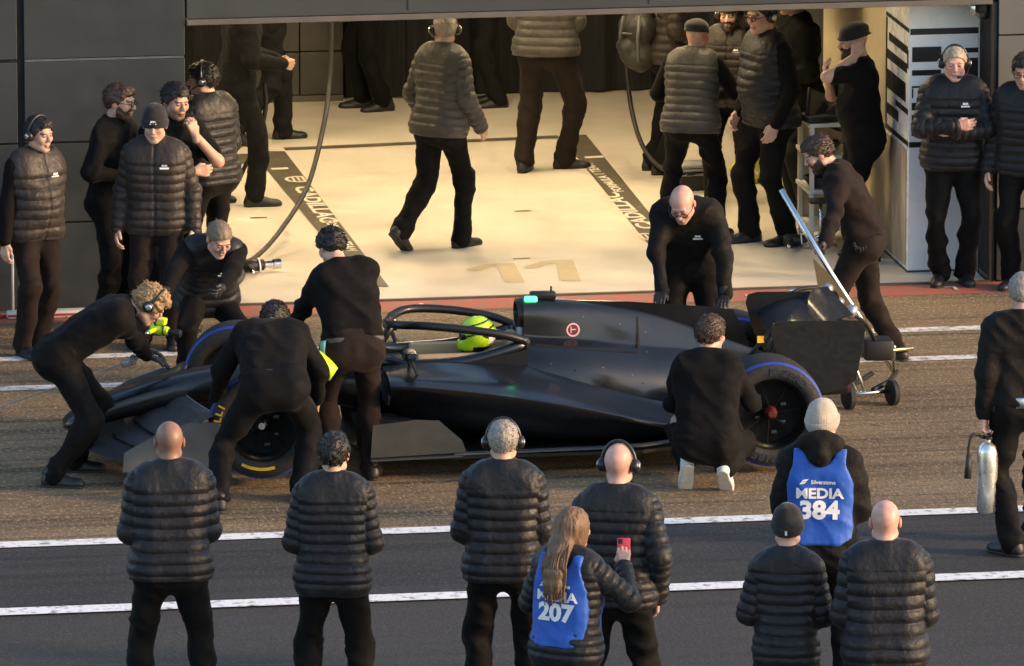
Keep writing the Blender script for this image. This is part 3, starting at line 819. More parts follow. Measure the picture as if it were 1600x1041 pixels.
        uc = np.where(yoke, np.floor(.43 / p) * p + p * .5, uc)
        ph = np.abs(np.sin(math.pi * uc / p))
        d = depth * (np.power(ph, .5) - .78) * np.where(yoke, .2, 1) - .006 * side_
        if zipper:
            fwd = (v - spine[2]) @ f1; lat = np.abs((v - spine[2]) @ l1 - .0)
            d = d - .010 * np.exp(-(lat / .009) ** 2) * (fwd > .03)
        d = d + .0055 * ((1 - np.abs(vnoise(v @ np.array([[3.2, 0, 3], [0, 3.2, -2.5], [2.5, 2, 4.]]) + seed * 2.3, seed + 7)) * 2.4) - .2)
        if arms: d = d - .003 * np.exp(-((uc + hem - .012) / .022) ** 2)
        bandid = np.floor(uc / p)
        d = d + .0025 * vnoise(v * 13 + 3 * seed + bandid[:, None] * 7.3, seed + 4) + .0022 * vnoise(v * np.array([42, 42, 16]) + bandid[:, None] * 3.1, seed + 5)
        return v + n * d[:, None], uc / p
    def top_cut(hm, nk):
        def c(P, fl):
            fl = np.maximum(fl, -((P - (spine[0] - u0 * hm)) @ u0) - .35 * np.maximum(0, np.abs((P - spine[0]) @ l0) - 9))
            return np.maximum(fl, (P - (nb + u1 * nk)) @ nrm(u1 * .9 + f1 * -.05 + Hm[:, 2] * .2))
        return c
    def hem_guard(arms_pr, hm, nk):
        base_c = top_cut(hm, nk)
        def c(P, fl):
            # hem cut only acts on the trunk: sleeves hanging below it stay whole
            a = np.full(P.shape[:-1], 1.0)
            for pr in arms_pr: a = np.minimum(a, prim_d(pr, P))
            return np.minimum(base_c(P, fl), smin(a, np.full_like(a, .5), .01))
        return c
    arms_on = sleeve != 'none'
    vmat = CLOTH[top_mat] if top_mat else CLOTH['puffer']
    topo = None
    if top in ('puffer', 'vest'):
        T = torso(.026, .012)
        if collar: T.append(cone(nb - u1 * .02, nb + u1 * .05 + f1 * .012, .074, .066, .02))
        A = []
        if top == 'puffer':
            A = arm(0, .021, .97, .008) + arm(1, .021, .97, .008)
            v, f = surf(T + A, .0105 * lod, cut=hem_guard(A, hem, .052))
            v, qq = quilt(v, f, True)
            topo = mesh_obj('puffer_jacket', v, f, vmat, root, q=qq)
        else:
            v, f = surf(T, .0105 * lod, cut=top_cut(hem, .052))
            v, qq = quilt(v, f, False)
            topo = mesh_obj('puffer_vest', v, f, vmat, root, q=qq)
            A = arm(0, .017, .97) + arm(1, .017, .97)
            v, f = surf([cone(sh - l1 * .13 - u1 * .03, sh + l1 * .13 - u1 * .03, .06, .06, .05)] + A, .0115 * lod)
            v = cloth_disp(v, f, .007, seed + 2)
            mesh_obj('shirt', v, f, CLOTH['knit'], root)
    else:
        off = .016 if top != 'suit' else .022
        T = torso(off)
        if collar: T.append(cone(nb - u1 * .02, nb + u1 * (.045 if top == 'suit' else .035) + f1 * .01, .068, .061, .02))
        en = .97 if sleeve == 'long' else .03
        A = [arm(i, off + .002, en)[0] for i in (0, 1)] + ([arm(i, off, en)[1] for i in (0, 1)] if sleeve == 'long' else [])
        if sleeve == 'short':
            A = []
            for i in (0, 1):
                a, e, wv = J[('arm', i)]; A.append(cone(a, a + (e - a) * .72, .056 + off, .054 + off, .04))
        v, f = surf(T + A, .0112 * lod, cut=hem_guard(A, hem, .04 if collar else .012))
        v = cloth_disp(v, f, .012 if top == 'shirt' else .014, seed + 2)
        topo = mesh_obj({'suit': 'race_suit_top', 'shirt': 'sweater'}.get(top, 'shirt') if sleeve == 'long' else 'polo_shirt', v, f, CLOTH[top_mat] if top_mat else CLOTH['suit' if top == 'suit' else 'knit'], root)
    if hood:
        HD = [cone(nb - f1 * .06 - l1 * .075 + u1 * .03, nb - f1 * .06 + l1 * .075 + u1 * .03, .062, .062, .05), cone(nb - f1 * .10 - u1 * .03, nb - f1 * .07 + u1 * .05, .07, .07, .05), cone(nb + l1 * .09 + u1 * .02, nb + l1 * .07 + f1 * .06 - u1 * .0, .035, .03, .04), cone(nb - l1 * .09 + u1 * .02, nb - l1 * .07 + f1 * .06 - u1 * .0, .035, .03, .04)]
        v, f = surf(HD, .010); v = v + vnormals(v, f) * (.008 * vnoise(v * 22, seed))[:, None]
        mesh_obj('hood', v, f, CLOTH['suit'], topo)
    def bvh_of(o):
        me = o.data; return BVHTree.FromPolygons([tuple(x.co) for x in me.vertices], [tuple(p.vertices) for p in me.polygons])
    def stick(pts2, faces, bv_, centre, right, upv, outdir, lift, name, mat, parent):
        """lay flat lettering / patches on a surface: each point is dropped along -outdir on the mesh"""
        vs_ = []
        for a, b in pts2:
            o_ = Vector(centre + right * a + upv * b + outdir * .4)
            hit = bv_.ray_cast(o_, Vector(-outdir), 1.0)
            q = hit[0] if hit[0] is not None else Vector(centre + right * a + upv * b)
            vs_.append(tuple(q + Vector(outdir) * lift))
        return mesh_obj(name, vs_, faces, mat, parent, smooth=False)
    if logo:
        bv_ = bvh_of(topo); c = spine[3] + l1 * (-.075 if logo > 0 else .075)
        ri, up_ = -l1, u1             # seen from the front
        bm_ = []
        crest = [(-.022, .006), (.022, .006), (.016, .022), (0, .018), (-.016, .022)]
        stick(crest, [tuple(range(5))], bv_, c, ri, up_, f1, .004, 'chest_emblem', CLOTH['white'], topo)
        stick([(-.032, -.012), (.032, -.012), (.032, 0), (-.032, 0)], [(0, 1, 2, 3)], bv_, c, ri, up_, f1, .004, 'chest_lettering', CLOTH['white'], topo)
    if bib:
        Tb = torso(.042)
        def bib_cut(P, fl):
            # a shell open at the sides, with scooped neck and rounded lower corners
            q = P - spine[2]; la = q @ l1; up_ = q @ u1; fw = q @ f1
            fl = np.maximum(fl, -(fl + .028))
            wv_ = .182 * g
            fl = np.maximum(fl, np.abs(la) - (wv_ - .04 * np.clip((up_ - .08) / .12, 0, 1)))
            fl = np.maximum(fl, -up_ - .27 + .5 * np.maximum(0, np.abs(la) - .12))
            fl = np.maximum(fl, up_ - .275)
            return np.maximum(fl, -(np.sqrt((la / .095) ** 2 + ((up_ - .30) / .115) ** 2) - 1) * .08)
        v, f = surf(Tb, .0095, cut=bib_cut)
        v = v + vnormals(v, f) * (.006 * (1 - np.abs(vnoise(v @ np.array([[6, 0, 4], [0, 6, -3], [3, 3, 8.]]), seed)) * 2.4) + .002 * vnoise(v * 30, seed))[:, None]
        bo = mesh_obj('media_bib', v, f, CLOTH['bib'], root)
        bv_ = bvh_of(bo); c = spine[2] - f1 * .05
        for txt, sz, yy, bold, wd in (('MEDIA', .082, .028, .035, 1.14), (bib, .140, -.070, .045, 1.10)):
            v2d, fc = text_mesh(txt, sz, bold, wd)
            stick([(a, b + yy) for a, b in v2d], fc, bv_, c, l1, u1, -f1, .005, 'bib_lettering', CLOTH['white'], bo)
        v2d, fc = text_mesh('Silverstone', .032, .03, 1.0)
        stick([(a + .022, b + .095) for a, b in v2d], fc, bv_, c, l1, u1, -f1, .005, 'bib_lettering', CLOTH['white'], bo)
        for yy, s_ in ((.105, 0), (.090, -.012)):
            stick([(-.105 + s_, yy - .007), (-.075 + s_, yy - .004), (-.062 + s_, yy + .009), (-.094 + s_, yy + .005)], [(0, 1, 2, 3)], bv_, c, l1, u1, -f1, .005, 'bib_emblem', CLOTH['white'], bo)
    if belt:
        Tb = [cone(spine[0] + u0 * .025 - l0 * .08 * g, spine[0] + u0 * .025 + l0 * .08 * g, .129, .129, .02)]
        v, f = surf(Tb, .010, cut=lambda P, fl: np.maximum(fl, np.abs((P - spine[0] - u0 * .025) @ u0) - .02))
        be = mesh_obj('belt', v, f, CLOTH['strap'], root)
        for (a_, d_, hh, mt, nm) in belt if isinstance(belt, (list, tuple)) else ():
            o_ = spine[0] + u0 * (.025 + d_) + rotz2(f0, a_) * .138 + l0 * (-math.sin(R(a_)) * .085)
            rt_ = nrm(np.cross(u0, rotz2(f0, a_)))
            FR = np.eye(4); FR[:3, 0] = rt_; FR[:3, 1] = rotz2(f0, a_); FR[:3, 2] = u0; FR[:3, 3] = o_
            MB().box((-.028, -.02, -hh / 2), (.028, .02, hh / 2), Matrix(FR.tolist()), .008).obj(nm, mt, be, angle=40)
    if stripe:   # piping over the shoulders
        bv_ = bvh_of(topo)
    # --- hair, beard, hat
    def HQ(P): return (P - hc) @ Hm
    CR = lambda th: HE((0, -.016, .028), (.078 + th, .100 + th, .092 + th), .01)
    if hair in ('short', 'curly', 'tied', 'long', 'fade') and hat not in ('beanie', 'beanie_grey', 'hat', 'cap'):
        th = dict(short=.014, curly=.017, tied=.008, long=.013, fade=.010)[hair]
        extra = []
        if hair == 'short': extra = [HE((0, .045, .085), (.055, .05, .034), .03)]
        if hair == 'curly': extra = [HE((0, -.05, -.01), (.075, .06, .065), .04), HE((0, .03, .088), (.066, .06, .028), .03)]
        if hair == 'tied': extra = [HE((0, -.115, .01), (.03, .03, .035), .02)]
        if hair == 'long':
            pts = [HP(0, -.06, .02), HP(0, -.105, -.09)]
            hang = nb + u1 * -.10 - f1 * .165; pts += [hang, nb - u1 * .17 - f1 * .175, nb - u1 * .25 - f1 * .17]
            for sx, wd in ((-.035, .045), (.035, .045), (0, .05)):
                for a, b, r0, r1 in zip(pts[:-1], pts[1:], (wd + .02, wd + .012, wd, wd * .8), (wd + .012, wd, wd * .8, wd * .25)):
                    extra.append(cone(a + l1 * sx, b + l1 * sx * .75, r0 * .75, r1 * .75, .03))
            extra += [HE((.068, .0, -.03), (.022, .05, .08), .03), HE((-.068, .0, -.03), (.022, .05, .08), .03)]
        def hcut(P, fl):
            q = HQ(P); ax = np.abs(q[..., 0])
            lim = np.where(q[..., 1] > .0, .062 - .55 * np.clip(.075 - q[..., 1], 0, 1) , -.062 + .0 * ax)
            lim = np.where(q[..., 1] > 0, .066 - .75 * np.clip(.080 - q[..., 1], 0, .2) - .02 * np.clip((ax - .05) / .03, 0, 1), .006 - 1.0 * np.clip(-q[..., 1], 0, .065))
            if hair in ('long', 'curly'):
                face_ = np.maximum(np.abs(q[..., 0]) - .056, np.maximum(.02 - q[..., 1], q[..., 2] - .068))
                return np.maximum(fl, -np.maximum(face_, -q[..., 2] - .3))
            return np.maximum(fl, (lim - q[..., 2]) * .8)
        v, f = surf([CR(th)] + extra, .0062, cut=hcut)
        n = vnormals(v, f); q = HQ(v)
        amp = dict(short=.006, curly=.013, tied=.002, long=.004, fade=.003)[hair]
        fr = dict(short=55, curly=48, tied=60, long=70, fade=70)[hair]
        st = np.array([1, .5, 1]) if hair != 'long' else np.array([1, 1, .12])
        v = v + n * (amp * (vnoise(q * fr * st, seed) + .6 * vnoise(q * fr * 2.1 * st, seed + 1)))[:, None]
        mesh_obj('hair', v, f, CLOTH['hair_' + hair_mat], root)
        if hair in ('short', 'curly', 'fade', 'tied'):
            n2 = vnormals(v, f); rr = np.random.RandomState(seed); sb = MB()
            for k in rr.choice(len(v), min(len(v), {'short': 420, 'curly': 380, 'fade': 300, 'tied': 160}[hair]), replace=False):
                dn = n2[k] * (.55 if hair != 'tied' else .2) + Hm @ np.array([0, -.5, -.15]) + rr.randn(3) * (.18 if hair != 'curly' else .7)
                L_ = {'short': .015, 'curly': .019, 'fade': .009, 'tied': .02}[hair] * rr.uniform(.6, 1.3)
                a0 = v[k] - n2[k] * .003; a1 = a0 + nrm(dn) * L_ * .6; a2 = a1 + nrm(dn + Hm @ np.array([0, -.3, -.5]) + (rr.randn(3) * .8 if hair == 'curly' else 0)) * L_ * .5
                sb.tube([tuple(a0), tuple(a1), tuple(a2)], [.0042, .0032, .0012], 4, False)
            sb.obj('hair_strands', CLOTH['hair_' + hair_mat], root, smooth=True)
        if hair == 'long':
            # loose strands over the mass
            sb = MB(); rr = random.Random(seed)
            for k in range(46):
                sx = rr.uniform(-.075, .075); ph_ = rr.uniform(0, 6)
                ps = [HP(sx * .6, -.115 + .25 * abs(sx) , .06), HP(sx, -.13 + .3 * abs(sx), -.07)] + [nb + u1 * z_ - f1 * (.20 - .4 * abs(sx)) + l1 * (sx * (1.05 - .3 * (-z_))) + l1 * .008 * math.sin(ph_ + z_ * 18) for z_ in (-.04, -.11, -.19, -.25 - rr.uniform(-.05, .05))]
                sb.tube([tuple(p) for p in spline(ps, 3)], .0035, 4)
            sb.obj('hair_strands', CLOTH['hair_' + hair_mat], root, smooth=True)
    if beard:
        def bcut(P, fl):
            q = HQ(P)
            fl = np.maximum(fl, q[..., 2] + .030 - .45 * np.clip(.05 - q[..., 1], 0, .12))
            fl = np.maximum(fl, -(q[..., 1] - .005))
            return np.maximum(fl, -(np.sqrt((q[..., 0] / .026) ** 2 + ((q[..., 1] - .10) / .04) ** 2 + ((q[..., 2] + .060) / .012) ** 2) - 1) * .012)
        th = {'short': .006, 'full': .012, 'long': .020}[beard]
        BP = [HE((0, .028, -.03), (.062 + th * .6, .066 + th, .084 + th), .02), cone(HP(.046, .005, -.066), HP(.012, .072, -.097 - th), .027 + th, .021 + th, .02), cone(HP(-.046, .005, -.066), HP(-.012, .072, -.097 - th), .027 + th, .021 + th, .02)]
        if beard == 'long': BP.append(cone(HP(0, .07, -.10), HP(0, .062, -.16), .04, .02, .03))
        v, f = surf(BP, .0055, cut=bcut)
        v = v + vnormals(v, f) * (.004 * vnoise(HQ(v) * 80, seed))[:, None]
        mesh_obj('beard', v, f, CLOTH['hair_' + hair_mat], root)
    if hat in ('beanie', 'beanie_grey'):
        bt = CLOTH[hat]
        v, f = surf([CR(.014), HE((0, -.03, .09), (.062, .075, .055), .04)], .0065, cut=lambda P, fl: np.maximum(fl, (.030 + .25 * HQ(P)[..., 1] - .05 - HQ(P)[..., 2]) * .95))
        v = v + vnormals(v, f) * (.003 * vnoise(HQ(v) * 30, seed) + .0015 * np.sin(np.arctan2(HQ(v)[:, 0], HQ(v)[:, 1] + .016) * 44))[:, None]
        bo_ = mesh_obj('beanie', v, f, bt, root)
        def band(P, fl):
            q = HQ(P); s_ = q[..., 2] - (.25 * q[..., 1] - .02); return np.maximum(np.maximum(fl, s_ - .062), -(s_ - .0))
        v, f = surf([CR(.021)], .0065, cut=band)
        v = v + vnormals(v, f) * (.0015 * np.sin(np.arctan2(HQ(v)[:, 0], HQ(v)[:, 1] + .016) * 44))[:, None]
        bb = mesh_obj('fold_band', v, f, bt, bo_)
        if logo:
            bv_ = bvh_of(bb); fd_ = Hm[:, 1]; c = HP(0, .0, .048)
            stick([(-.022, .003), (.022, .003), (.015, .014), (-.015, .014)], [(0, 1, 2, 3)], bv_, c, -Hm[:, 0], Hm[:, 2], fd_, .003, 'hat_emblem', CLOTH['white'], bo_)
            stick([(-.026, -.012), (.026, -.012), (.026, -.004), (-.026, -.004)], [(0, 1, 2, 3)], bv_, c, -Hm[:, 0], Hm[:, 2], fd_, .003, 'hat_lettering', CLOTH['white'], bo_)
        if seed == 77:
            bv_ = bvh_of(bb); c = HP(0, 0, -.012)
            stick([(-.006, -.014), (.006, -.014), (.006, .014), (-.006, .014)], [(0, 1, 2, 3)], bv_, c, Hm[:, 0], Hm[:, 2], -Hm[:, 1], .003, 'care_tag', CLOTH['white'], bo_)
    if hat in ('hat', 'cap'):
        v, f = surf([CR(.016), HE((0, -.03, .085), (.08, .10, .045), .03)], .0065, cut=lambda P, fl: np.maximum(fl, (.035 - HQ(P)[..., 2])))
        ho = mesh_obj('hat', v, f, CLOTH['beanie'], root)
        if hat == 'hat':
            br = MB(); n_ = 36
            ring = lambda r0, z_: [tuple(HP(math.sin(2 * math.pi * k / n_) * (.082 + r0), math.cos(2 * math.pi * k / n_) * (.104 + r0) - .016, z_ + .012 * math.sin(4 * math.pi * k / n_) * r0 / .045)) for k in range(n_)]
            br.loft([ring(0, .040), ring(.022, .030), ring(.024, .034), ring(.0, .048)], cap=False)
            br.obj('brim', CLOTH['beanie'], ho, smooth=True)
    if glasses:
        gb = MB()
        for sx in (1, -1):
            gb.tube([tuple(HP(sx * .034 + .024 * math.cos(t), .108, .006 + .017 * math.sin(t))) for t in np.linspace(0, 2 * math.pi, 17)], .0028, 6)
            gb.tube([tuple(HP(sx * .058, .106, .010)), tuple(HP(sx * .080, .06, .012)), tuple(HP(sx * .083, -.01, .010))], .0026, 6)
        gb.tube([tuple(HP(-.010, .110, .010)), tuple(HP(.010, .110, .010))], .0026, 6)
        gb.obj('glasses', CLOTH['plastic'], root, smooth=True)
    if headset:
        ht = {'beanie': .02, 'beanie_grey': .02}.get(hat, 0.0) + {'curly': .016, 'short': .012, 'long': .012}.get(hair, .004)
        hb = MB(); arc = [tuple(HP((.092 + ht) * math.cos(t), -.012, .0 + (.128 + ht) * math.sin(t))) for t in np.linspace(0.05, math.pi - .05, 15)]
        hb.tube(arc, .010, 8, flat=1.0)
        hd = hb.obj('headset', CLOTH['plastic'], root, smooth=True)
        for sx in (1, -1):
            cb = MB(); cb.lathe([(-.010, .020), (-.012, .034), (.0, .039), (.018, .038), (.030, .030), (.034, .012)], tuple(HP(sx * (.082 + ht * .5), -.010, -.004)), tuple(Hm @ np.array([sx, 0, 0])), 20, cap=True)
            cb.obj('ear_cup', CLOTH['plastic'], hd, smooth=True)
            rb = MB(); rb.lathe([(.031, .022), (.036, .020), (.037, .010)], tuple(HP(sx * (.082 + ht * .5), -.010, -.004)), tuple(Hm @ np.array([sx, 0, 0])), 16, cap=True)
            rb.obj('ear_cup_cap', CLOTH['silver'], hd, smooth=True)
        if mic:
            mb_ = MB(); mb_.tube([tuple(p) for p in spline([HP(-.10, .0, -.02), HP(-.085, .07, -.055), HP(-.04, .112, -.068)], 5)], .004, 6); mb_.tube([tuple(HP(-.045, .110, -.067)), tuple(HP(-.015, .122, -.068))], .010, 8)
            mb_.obj('microphone_boom', CLOTH['plastic'], hd, smooth=True)
    root['_j'] = 0; del root['_j']
    return dict(root=root, J=J, spine=spine, hc=hc, Hm=Hm, top=topo, ups=ups, lats=lats, fws=fws)
# ------------------------------------------------------------------ the racing car (local: x rearwards from the front axle, y to the far side, z up)
CAR_LOC = (-2.694, -5.213, .065); CAR_RZ = R(-1.5)
car = empty('racing_car', CAR_LOC, CAR_RZ, 'black open wheel racing car with halo and exposed wheels being serviced outside the garage', 'racing car')
CARM = Matrix.Translation(Vector(CAR_LOC)) @ Matrix.Rotation(CAR_RZ, 4, 'Z')
def carw(x, y, z): return tuple(CARM @ Vector((x, y, z)))
paint = M('satin_black_carbon', (.006, .0067, .008), .31, var=.15, vscale=4, coat=.5, rvar=.05, spec=.45)
carbon = M('bare_carbon', (.008, .008, .0085), .42, var=.2, vscale=12, coat=.2, spec=.35)
grey_c = M('grey_raw_carbon', (.040, .039, .036), .5, var=.2, vscale=9, coat=.15)
wing_s = M('satin_wing_skin', (.045, .048, .052), .38, var=.25, vscale=6, coat=.3)
epl = M('endplate_skin', (.085, .09, .095), .42, var=.2, vscale=6)
dkm = M('dark_mechanical', (.012, .012, .012), .5, metal=.2)
tan_f = M('tan_headrest_foam', (.52, .36, .20), .8, var=.1)
neon = M('neon_yellow', (.62, .85, .02), .45, var=.08)
bluem = M('tyre_blue_band', (.018, .045, .30), .6, var=.15, vscale=20)
yelm = M('tyre_yellow_print', (.70, .42, .03), .6, var=.15, vscale=30)
rubber = M('tyre_rubber', (.016, .016, .017), .78, var=.3, vscale=20, bump=.3, bscale=90)
silverm = M('bright_aluminium', (.75, .75, .74), .22, metal=1.0, var=.06)

def prof_loft(name, stations, mat, parent, n=6, mirror=True, cap=True, sgn=1, sub=3):
    """stations: (x, [(y,z)...]) half profiles from top to bottom; spline-smoothed both ways"""
    S = [np.concatenate([[x], np.array(p, float).ravel()]) for x, p in stations]
    S = spline(S, n); rings = []
    for s in S:
        x = s[0]; hp = np.array(spline(s[1:].reshape(-1, 2), sub))
        if mirror:
            hp[0, 0] = max(hp[0, 0], 0)
            ring = [(x, y, z) for y, z in hp] + [(x, -y, z) for y, z in hp[::-1][1 if abs(hp[-1, 0]) < 1e-6 else 0:]]
            if abs(hp[0, 0]) < 1e-6: ring = ring[:-1]
        else: ring = [(x, sgn * y, z) for y, z in hp]
        rings.append(ring)
    return MB().loft(rings, cap).obj(name, mat, parent, angle=38)

def oval(zc, hw, hh, p=2.6, n=7):
    out = []
    for k in range(n):
        t = math.pi / 2 - math.pi * k / (n - 1)
        c, s = math.cos(t), math.sin(t)
        out.append((hw * abs(c) ** (2 / p), zc + hh * math.copysign(abs(s) ** (2 / p), s)))
    return out
nose = prof_loft('nose', [(-1.24, oval(.215, .06, .022)), (-1.19, oval(.232, .12, .05)), (-1.02, oval(.295, .15, .085)), (-.6, oval(.405, .165, .11)), (-.2, oval(.465, .17, .122)), (.2, oval(.49, .205, .14))], paint, car)
for x, y, z in ((-1.10, -.07, .355), (-1.13, -.095, .33)):
    MB().lathe([(0, .012), (.006, .009)], (x, y, z), (-.4, -.4, 1), 12, True).obj('nose_fastener', CLOTH['white'], nose, smooth=True)
tub = prof_loft('chassis', [(.19, oval(.49, .206, .141)), (.6, oval(.47, .265, .175)), (.88, oval(.42, .31, .195)), (1.2, oval(.36, .34, .18)), (1.6, oval(.36, .35, .18)), (1.85, oval(.36, .35, .18))], paint, car)
# cockpit rim, far side higher foam headrest, dark well
rim = [(.80, 0, .625), (.86, -.20, .615), (1.05, -.285, .60), (1.4, -.30, .62), (1.72, -.28, .70), (1.80, -.20, .72)]
rimf = [(x, -y, z) for x, y, z in rim]
MB().tube([tuple(p) for p in spline(rim[::-1] + rimf[1:], 6)], .042, 10, True).obj('cockpit_rim', paint, car, smooth=True)
for s in (-1, 1):
    rings = []
    for x, y, z0, z1 in ((.88, .24, .40, .615), (1.1, .30, .38, .62), (1.45, .315, .38, .645), (1.8, .29, .40, .715)):
        rings.append([(x, s * (y - .05), z0), (x, s * (y + .035), z0), (x, s * (y + .035), z1 - .02), (x, s * (y), z1), (x, s * (y - .05), z1 - .02)])
    MB().loft(rings).obj('cockpit_side', paint, car, angle=40)
    MB().box((1.08, s * .20 - .035, .50), (1.72, s * .20 + .035, .655), None, .02).obj('headrest_pad', tan_f, car, angle=40)
MB().box((1.70, -.16, .50), (1.79, .16, .74), None, .03).obj('headrest_pad', tan_f, car, angle=40)
MB().box((.86, -.16, .56), (1.02, .16, .60), None, .015).obj('steering_wheel', carbon, car, angle=40)
# halo: central pillar, hoop and rear feet
hoop = [(1.80, -.28, .74), (1.62, -.325, .80), (1.35, -.335, .845), (1.10, -.29, .865), (.97, -.17, .85), (.925, 0, .835)]
halo = MB().tube([tuple(p) for p in spline(hoop + [(x, -y, z) for x, y, z in hoop[::-1][1:]], 7)], .031, 14, True, flat=.9).obj('halo', carbon, car, smooth=True)
MB().tube([(.945, 0, .835), (.90, 0, .75), (.80, 0, .60)], [.030, .026, .032], 10).obj('halo_pillar', carbon, halo, smooth=True)
# airbox, engine cover, fin
cover_st = [(1.80, [(0, .975), (.07, .965), (.12, .925), (.132, .86), (.133, .76), (.15, .735), (.27, .67), (.34, .56), (.36, .36)]),
            (1.95, [(0, .972), (.065, .962), (.112, .92), (.125, .855), (.131, .745), (.148, .722), (.29, .66), (.365, .56), (.39, .33)]),
            (2.2, [(0, .945), (.05, .935), (.088, .90), (.105, .84), (.122, .725), (.14, .702), (.27, .64), (.37, .53), (.40, .28)]),
            (2.6, [(0, .87), (.025, .855), (.05, .81), (.075, .745), (.10, .66), (.12, .638), (.20, .58), (.30, .45), (.35, .22)]),
            (3.0, [(0, .735), (.02, .72), (.035, .69), (.05, .65), (.065, .60), (.08, .58), (.14, .51), (.20, .36), (.23, .18)]),
            (3.45, [(0, .56), (.012, .55), (.022, .53), (.038, .49), (.06, .44), (.08, .38), (.095, .32), (.105, .26), (.11, .20)])]
cover = prof_loft('engine_cover', cover_st, paint, car, n=7, sub=3)
fin = MB().prism([(2.05, -.006, .955), (2.5, -.006, .935), (3.05, -.006, .885), (3.22, -.006, .86), (3.34, -.006, .60), (3.40, -.006, .50), (3.0, -.006, .62), (2.6, -.006, .80)], (0, .012, 0)).obj('engine_fin', paint, car)
inl = MB(); rr_ = [[(x, w_ * math.cos(t), .875 + h_ * math.sin(t)) for t in np.linspace(0, 2 * math.pi, 25)[:-1]] for x, w_, h_ in ((1.80, .128, .098), (1.765, .125, .096), (1.762, .108, .080), (1.90, .085, .06))]
inl.loft(rr_, cap=True).obj('air_intake', carbon, car, angle=40)
MB().box((1.765, -.10, .72), (1.80, -.02, .80), None, .01).obj('roll_hoop_window', M('pale_recess', (.40, .40, .44), .4), car, angle=40)
cp_ = MB().box((1.86, -.045, .968), (2.03, .045, 1.015), None, .012).obj('camera_pod', carbon, car, angle=40)
MB().tube([(2.0, 0, 1.01), (2.0, 0, 1.05)], .006, 6).obj('antenna', dkm, cp_)
MB().box((1.815, -.075, .955), (1.90, -.030, .995), None, .012).obj('status_lamp', M('green_status_lamp', (.05, .6, .2), .3, emit=(.05, 1.0, .25), estr=2.2), car, angle=40)
# sidepods, floor, side boards
pod_st = [(.84, [(.30, .60), (.50, .60), (.64, .585), (.70, .565), (.715, .54), (.64, .45), (.5, .38), (.3, .36)]),
          (1.05, [(.30, .625), (.50, .605), (.66, .585), (.745, .56), (.765, .535), (.66, .41), (.53, .27), (.3, .20)]),
          (1.5, [(.30, .63), (.46, .58), (.62, .545), (.755, .505), (.778, .48), (.69, .35), (.60, .21), (.3, .12)]),
          (2.07, [(.28, .56), (.42, .485), (.57, .435), (.70, .395), (.735, .368), (.67, .25), (.59, .14), (.3, .10)]),
          (2.65, [(.20, .43), (.30, .34), (.42, .275), (.54, .235), (.575, .21), (.54, .15), (.46, .108), (.2, .10)]),
          (3.05, [(.14, .32), (.2, .25), (.28, .19), (.36, .155), (.38, .14), (.36, .118), (.3, .10), (.14, .10)])]
for s in (-1, 1):
    pod = prof_loft('sidepod', pod_st, paint, car, n=7, mirror=False, sgn=s, sub=4)
    MB().prism([(.830, s * .34, .40), (.830, s * .66, .42), (.832, s * .69, .47), (.830, s * .63, .545), (.830, s * .34, .56)], (.012, 0, 0)).obj('pod_inlet', M('inlet_black', (.004, .004, .004), .9), pod)
    # mirror on two stays
    mr = MB(); mr.loft([[(.95 + dx, s * .52 + dy * sc_, .72 + dz * sc_) for dy, dz in ((-.10, -.028), (.08, -.034), (.105, .0), (.08, .03), (-.09, .026), (-.11, 0))] for dx, sc_ in ((0, .75), (.03, 1), (.075, .95))], True)
    mo = mr.obj('mirror', paint, car, angle=50)
    MB().box((1.026, s * .52 - .085, .695), (1.029, s * .52 + .075, .742)).obj('mirror_glass', M('mirror_glass', (.6, .5, .4), .08, metal=1.0), mo)
    MB().tube([(.98, s * .44, .70), (1.02, s * .33, .60)], .010, 6).obj('mirror_stay', carbon, mo)
    MB().tube([(1.0, s * .56, .69), (1.04, s * .58, .59)], .010, 6).obj('mirror_stay', carbon, mo)
fl = [(.62, .30), (.72, .74), (1.1, .80), (1.9, .80), (2.5, .79), (2.85, .62), (3.1, .42), (3.5, .36)]
out = [(x, -y, .075) for x, y in fl] + [(x, y, .075) for x, y in fl[::-1]]
floor_c = MB().prism(out, (0, 0, .022)).obj('floor', carbon, car)
for s in (-1, 1):
    pts = [(x, s * y, .105 + .03 * k / 4) for k, (x, y) in enumerate([(1.25, .80), (1.7, .81), (2.2, .81), (2.5, .80), (2.72, .72)])]
    MB().loft([[(x, y - s * .05, z - .004), (x, y + s * .012, z - .004), (x, y + s * .012, z + .006), (x, y - s * .05, z + .006)] for x, y, z in pts]).obj('floor_edge', epl, floor_c)
    MB().prism([(.70, s * .80, .10), (.715, s * .80, .315), (1.0, s * .80, .345), (1.15, s * .80, .335), (1.30, s * .80, .20), (1.33, s * .80, .12)], (0, s * .012, 0)).obj('side_board', grey_c, car)
    MB().prism([(.70, s * .72, .085), (1.30, s * .72, .10), (1.30, s * .84, .095), (.70, s * .84, .08)], (0, 0, .01)).obj('board_foot', wing_s, car)
    for k in range(3):
        MB().prism([(.66 + .03 * k, s * (.42 + .11 * k), .10), (.62 + .03 * k, s * (.42 + .11 * k), .33), (1.02, s * (.42 + .11 * k), .30), (1.02, s * (.42 + .11 * k), .10)], (0, s * .008, 0)).obj('floor_fence', carbon, floor_c)
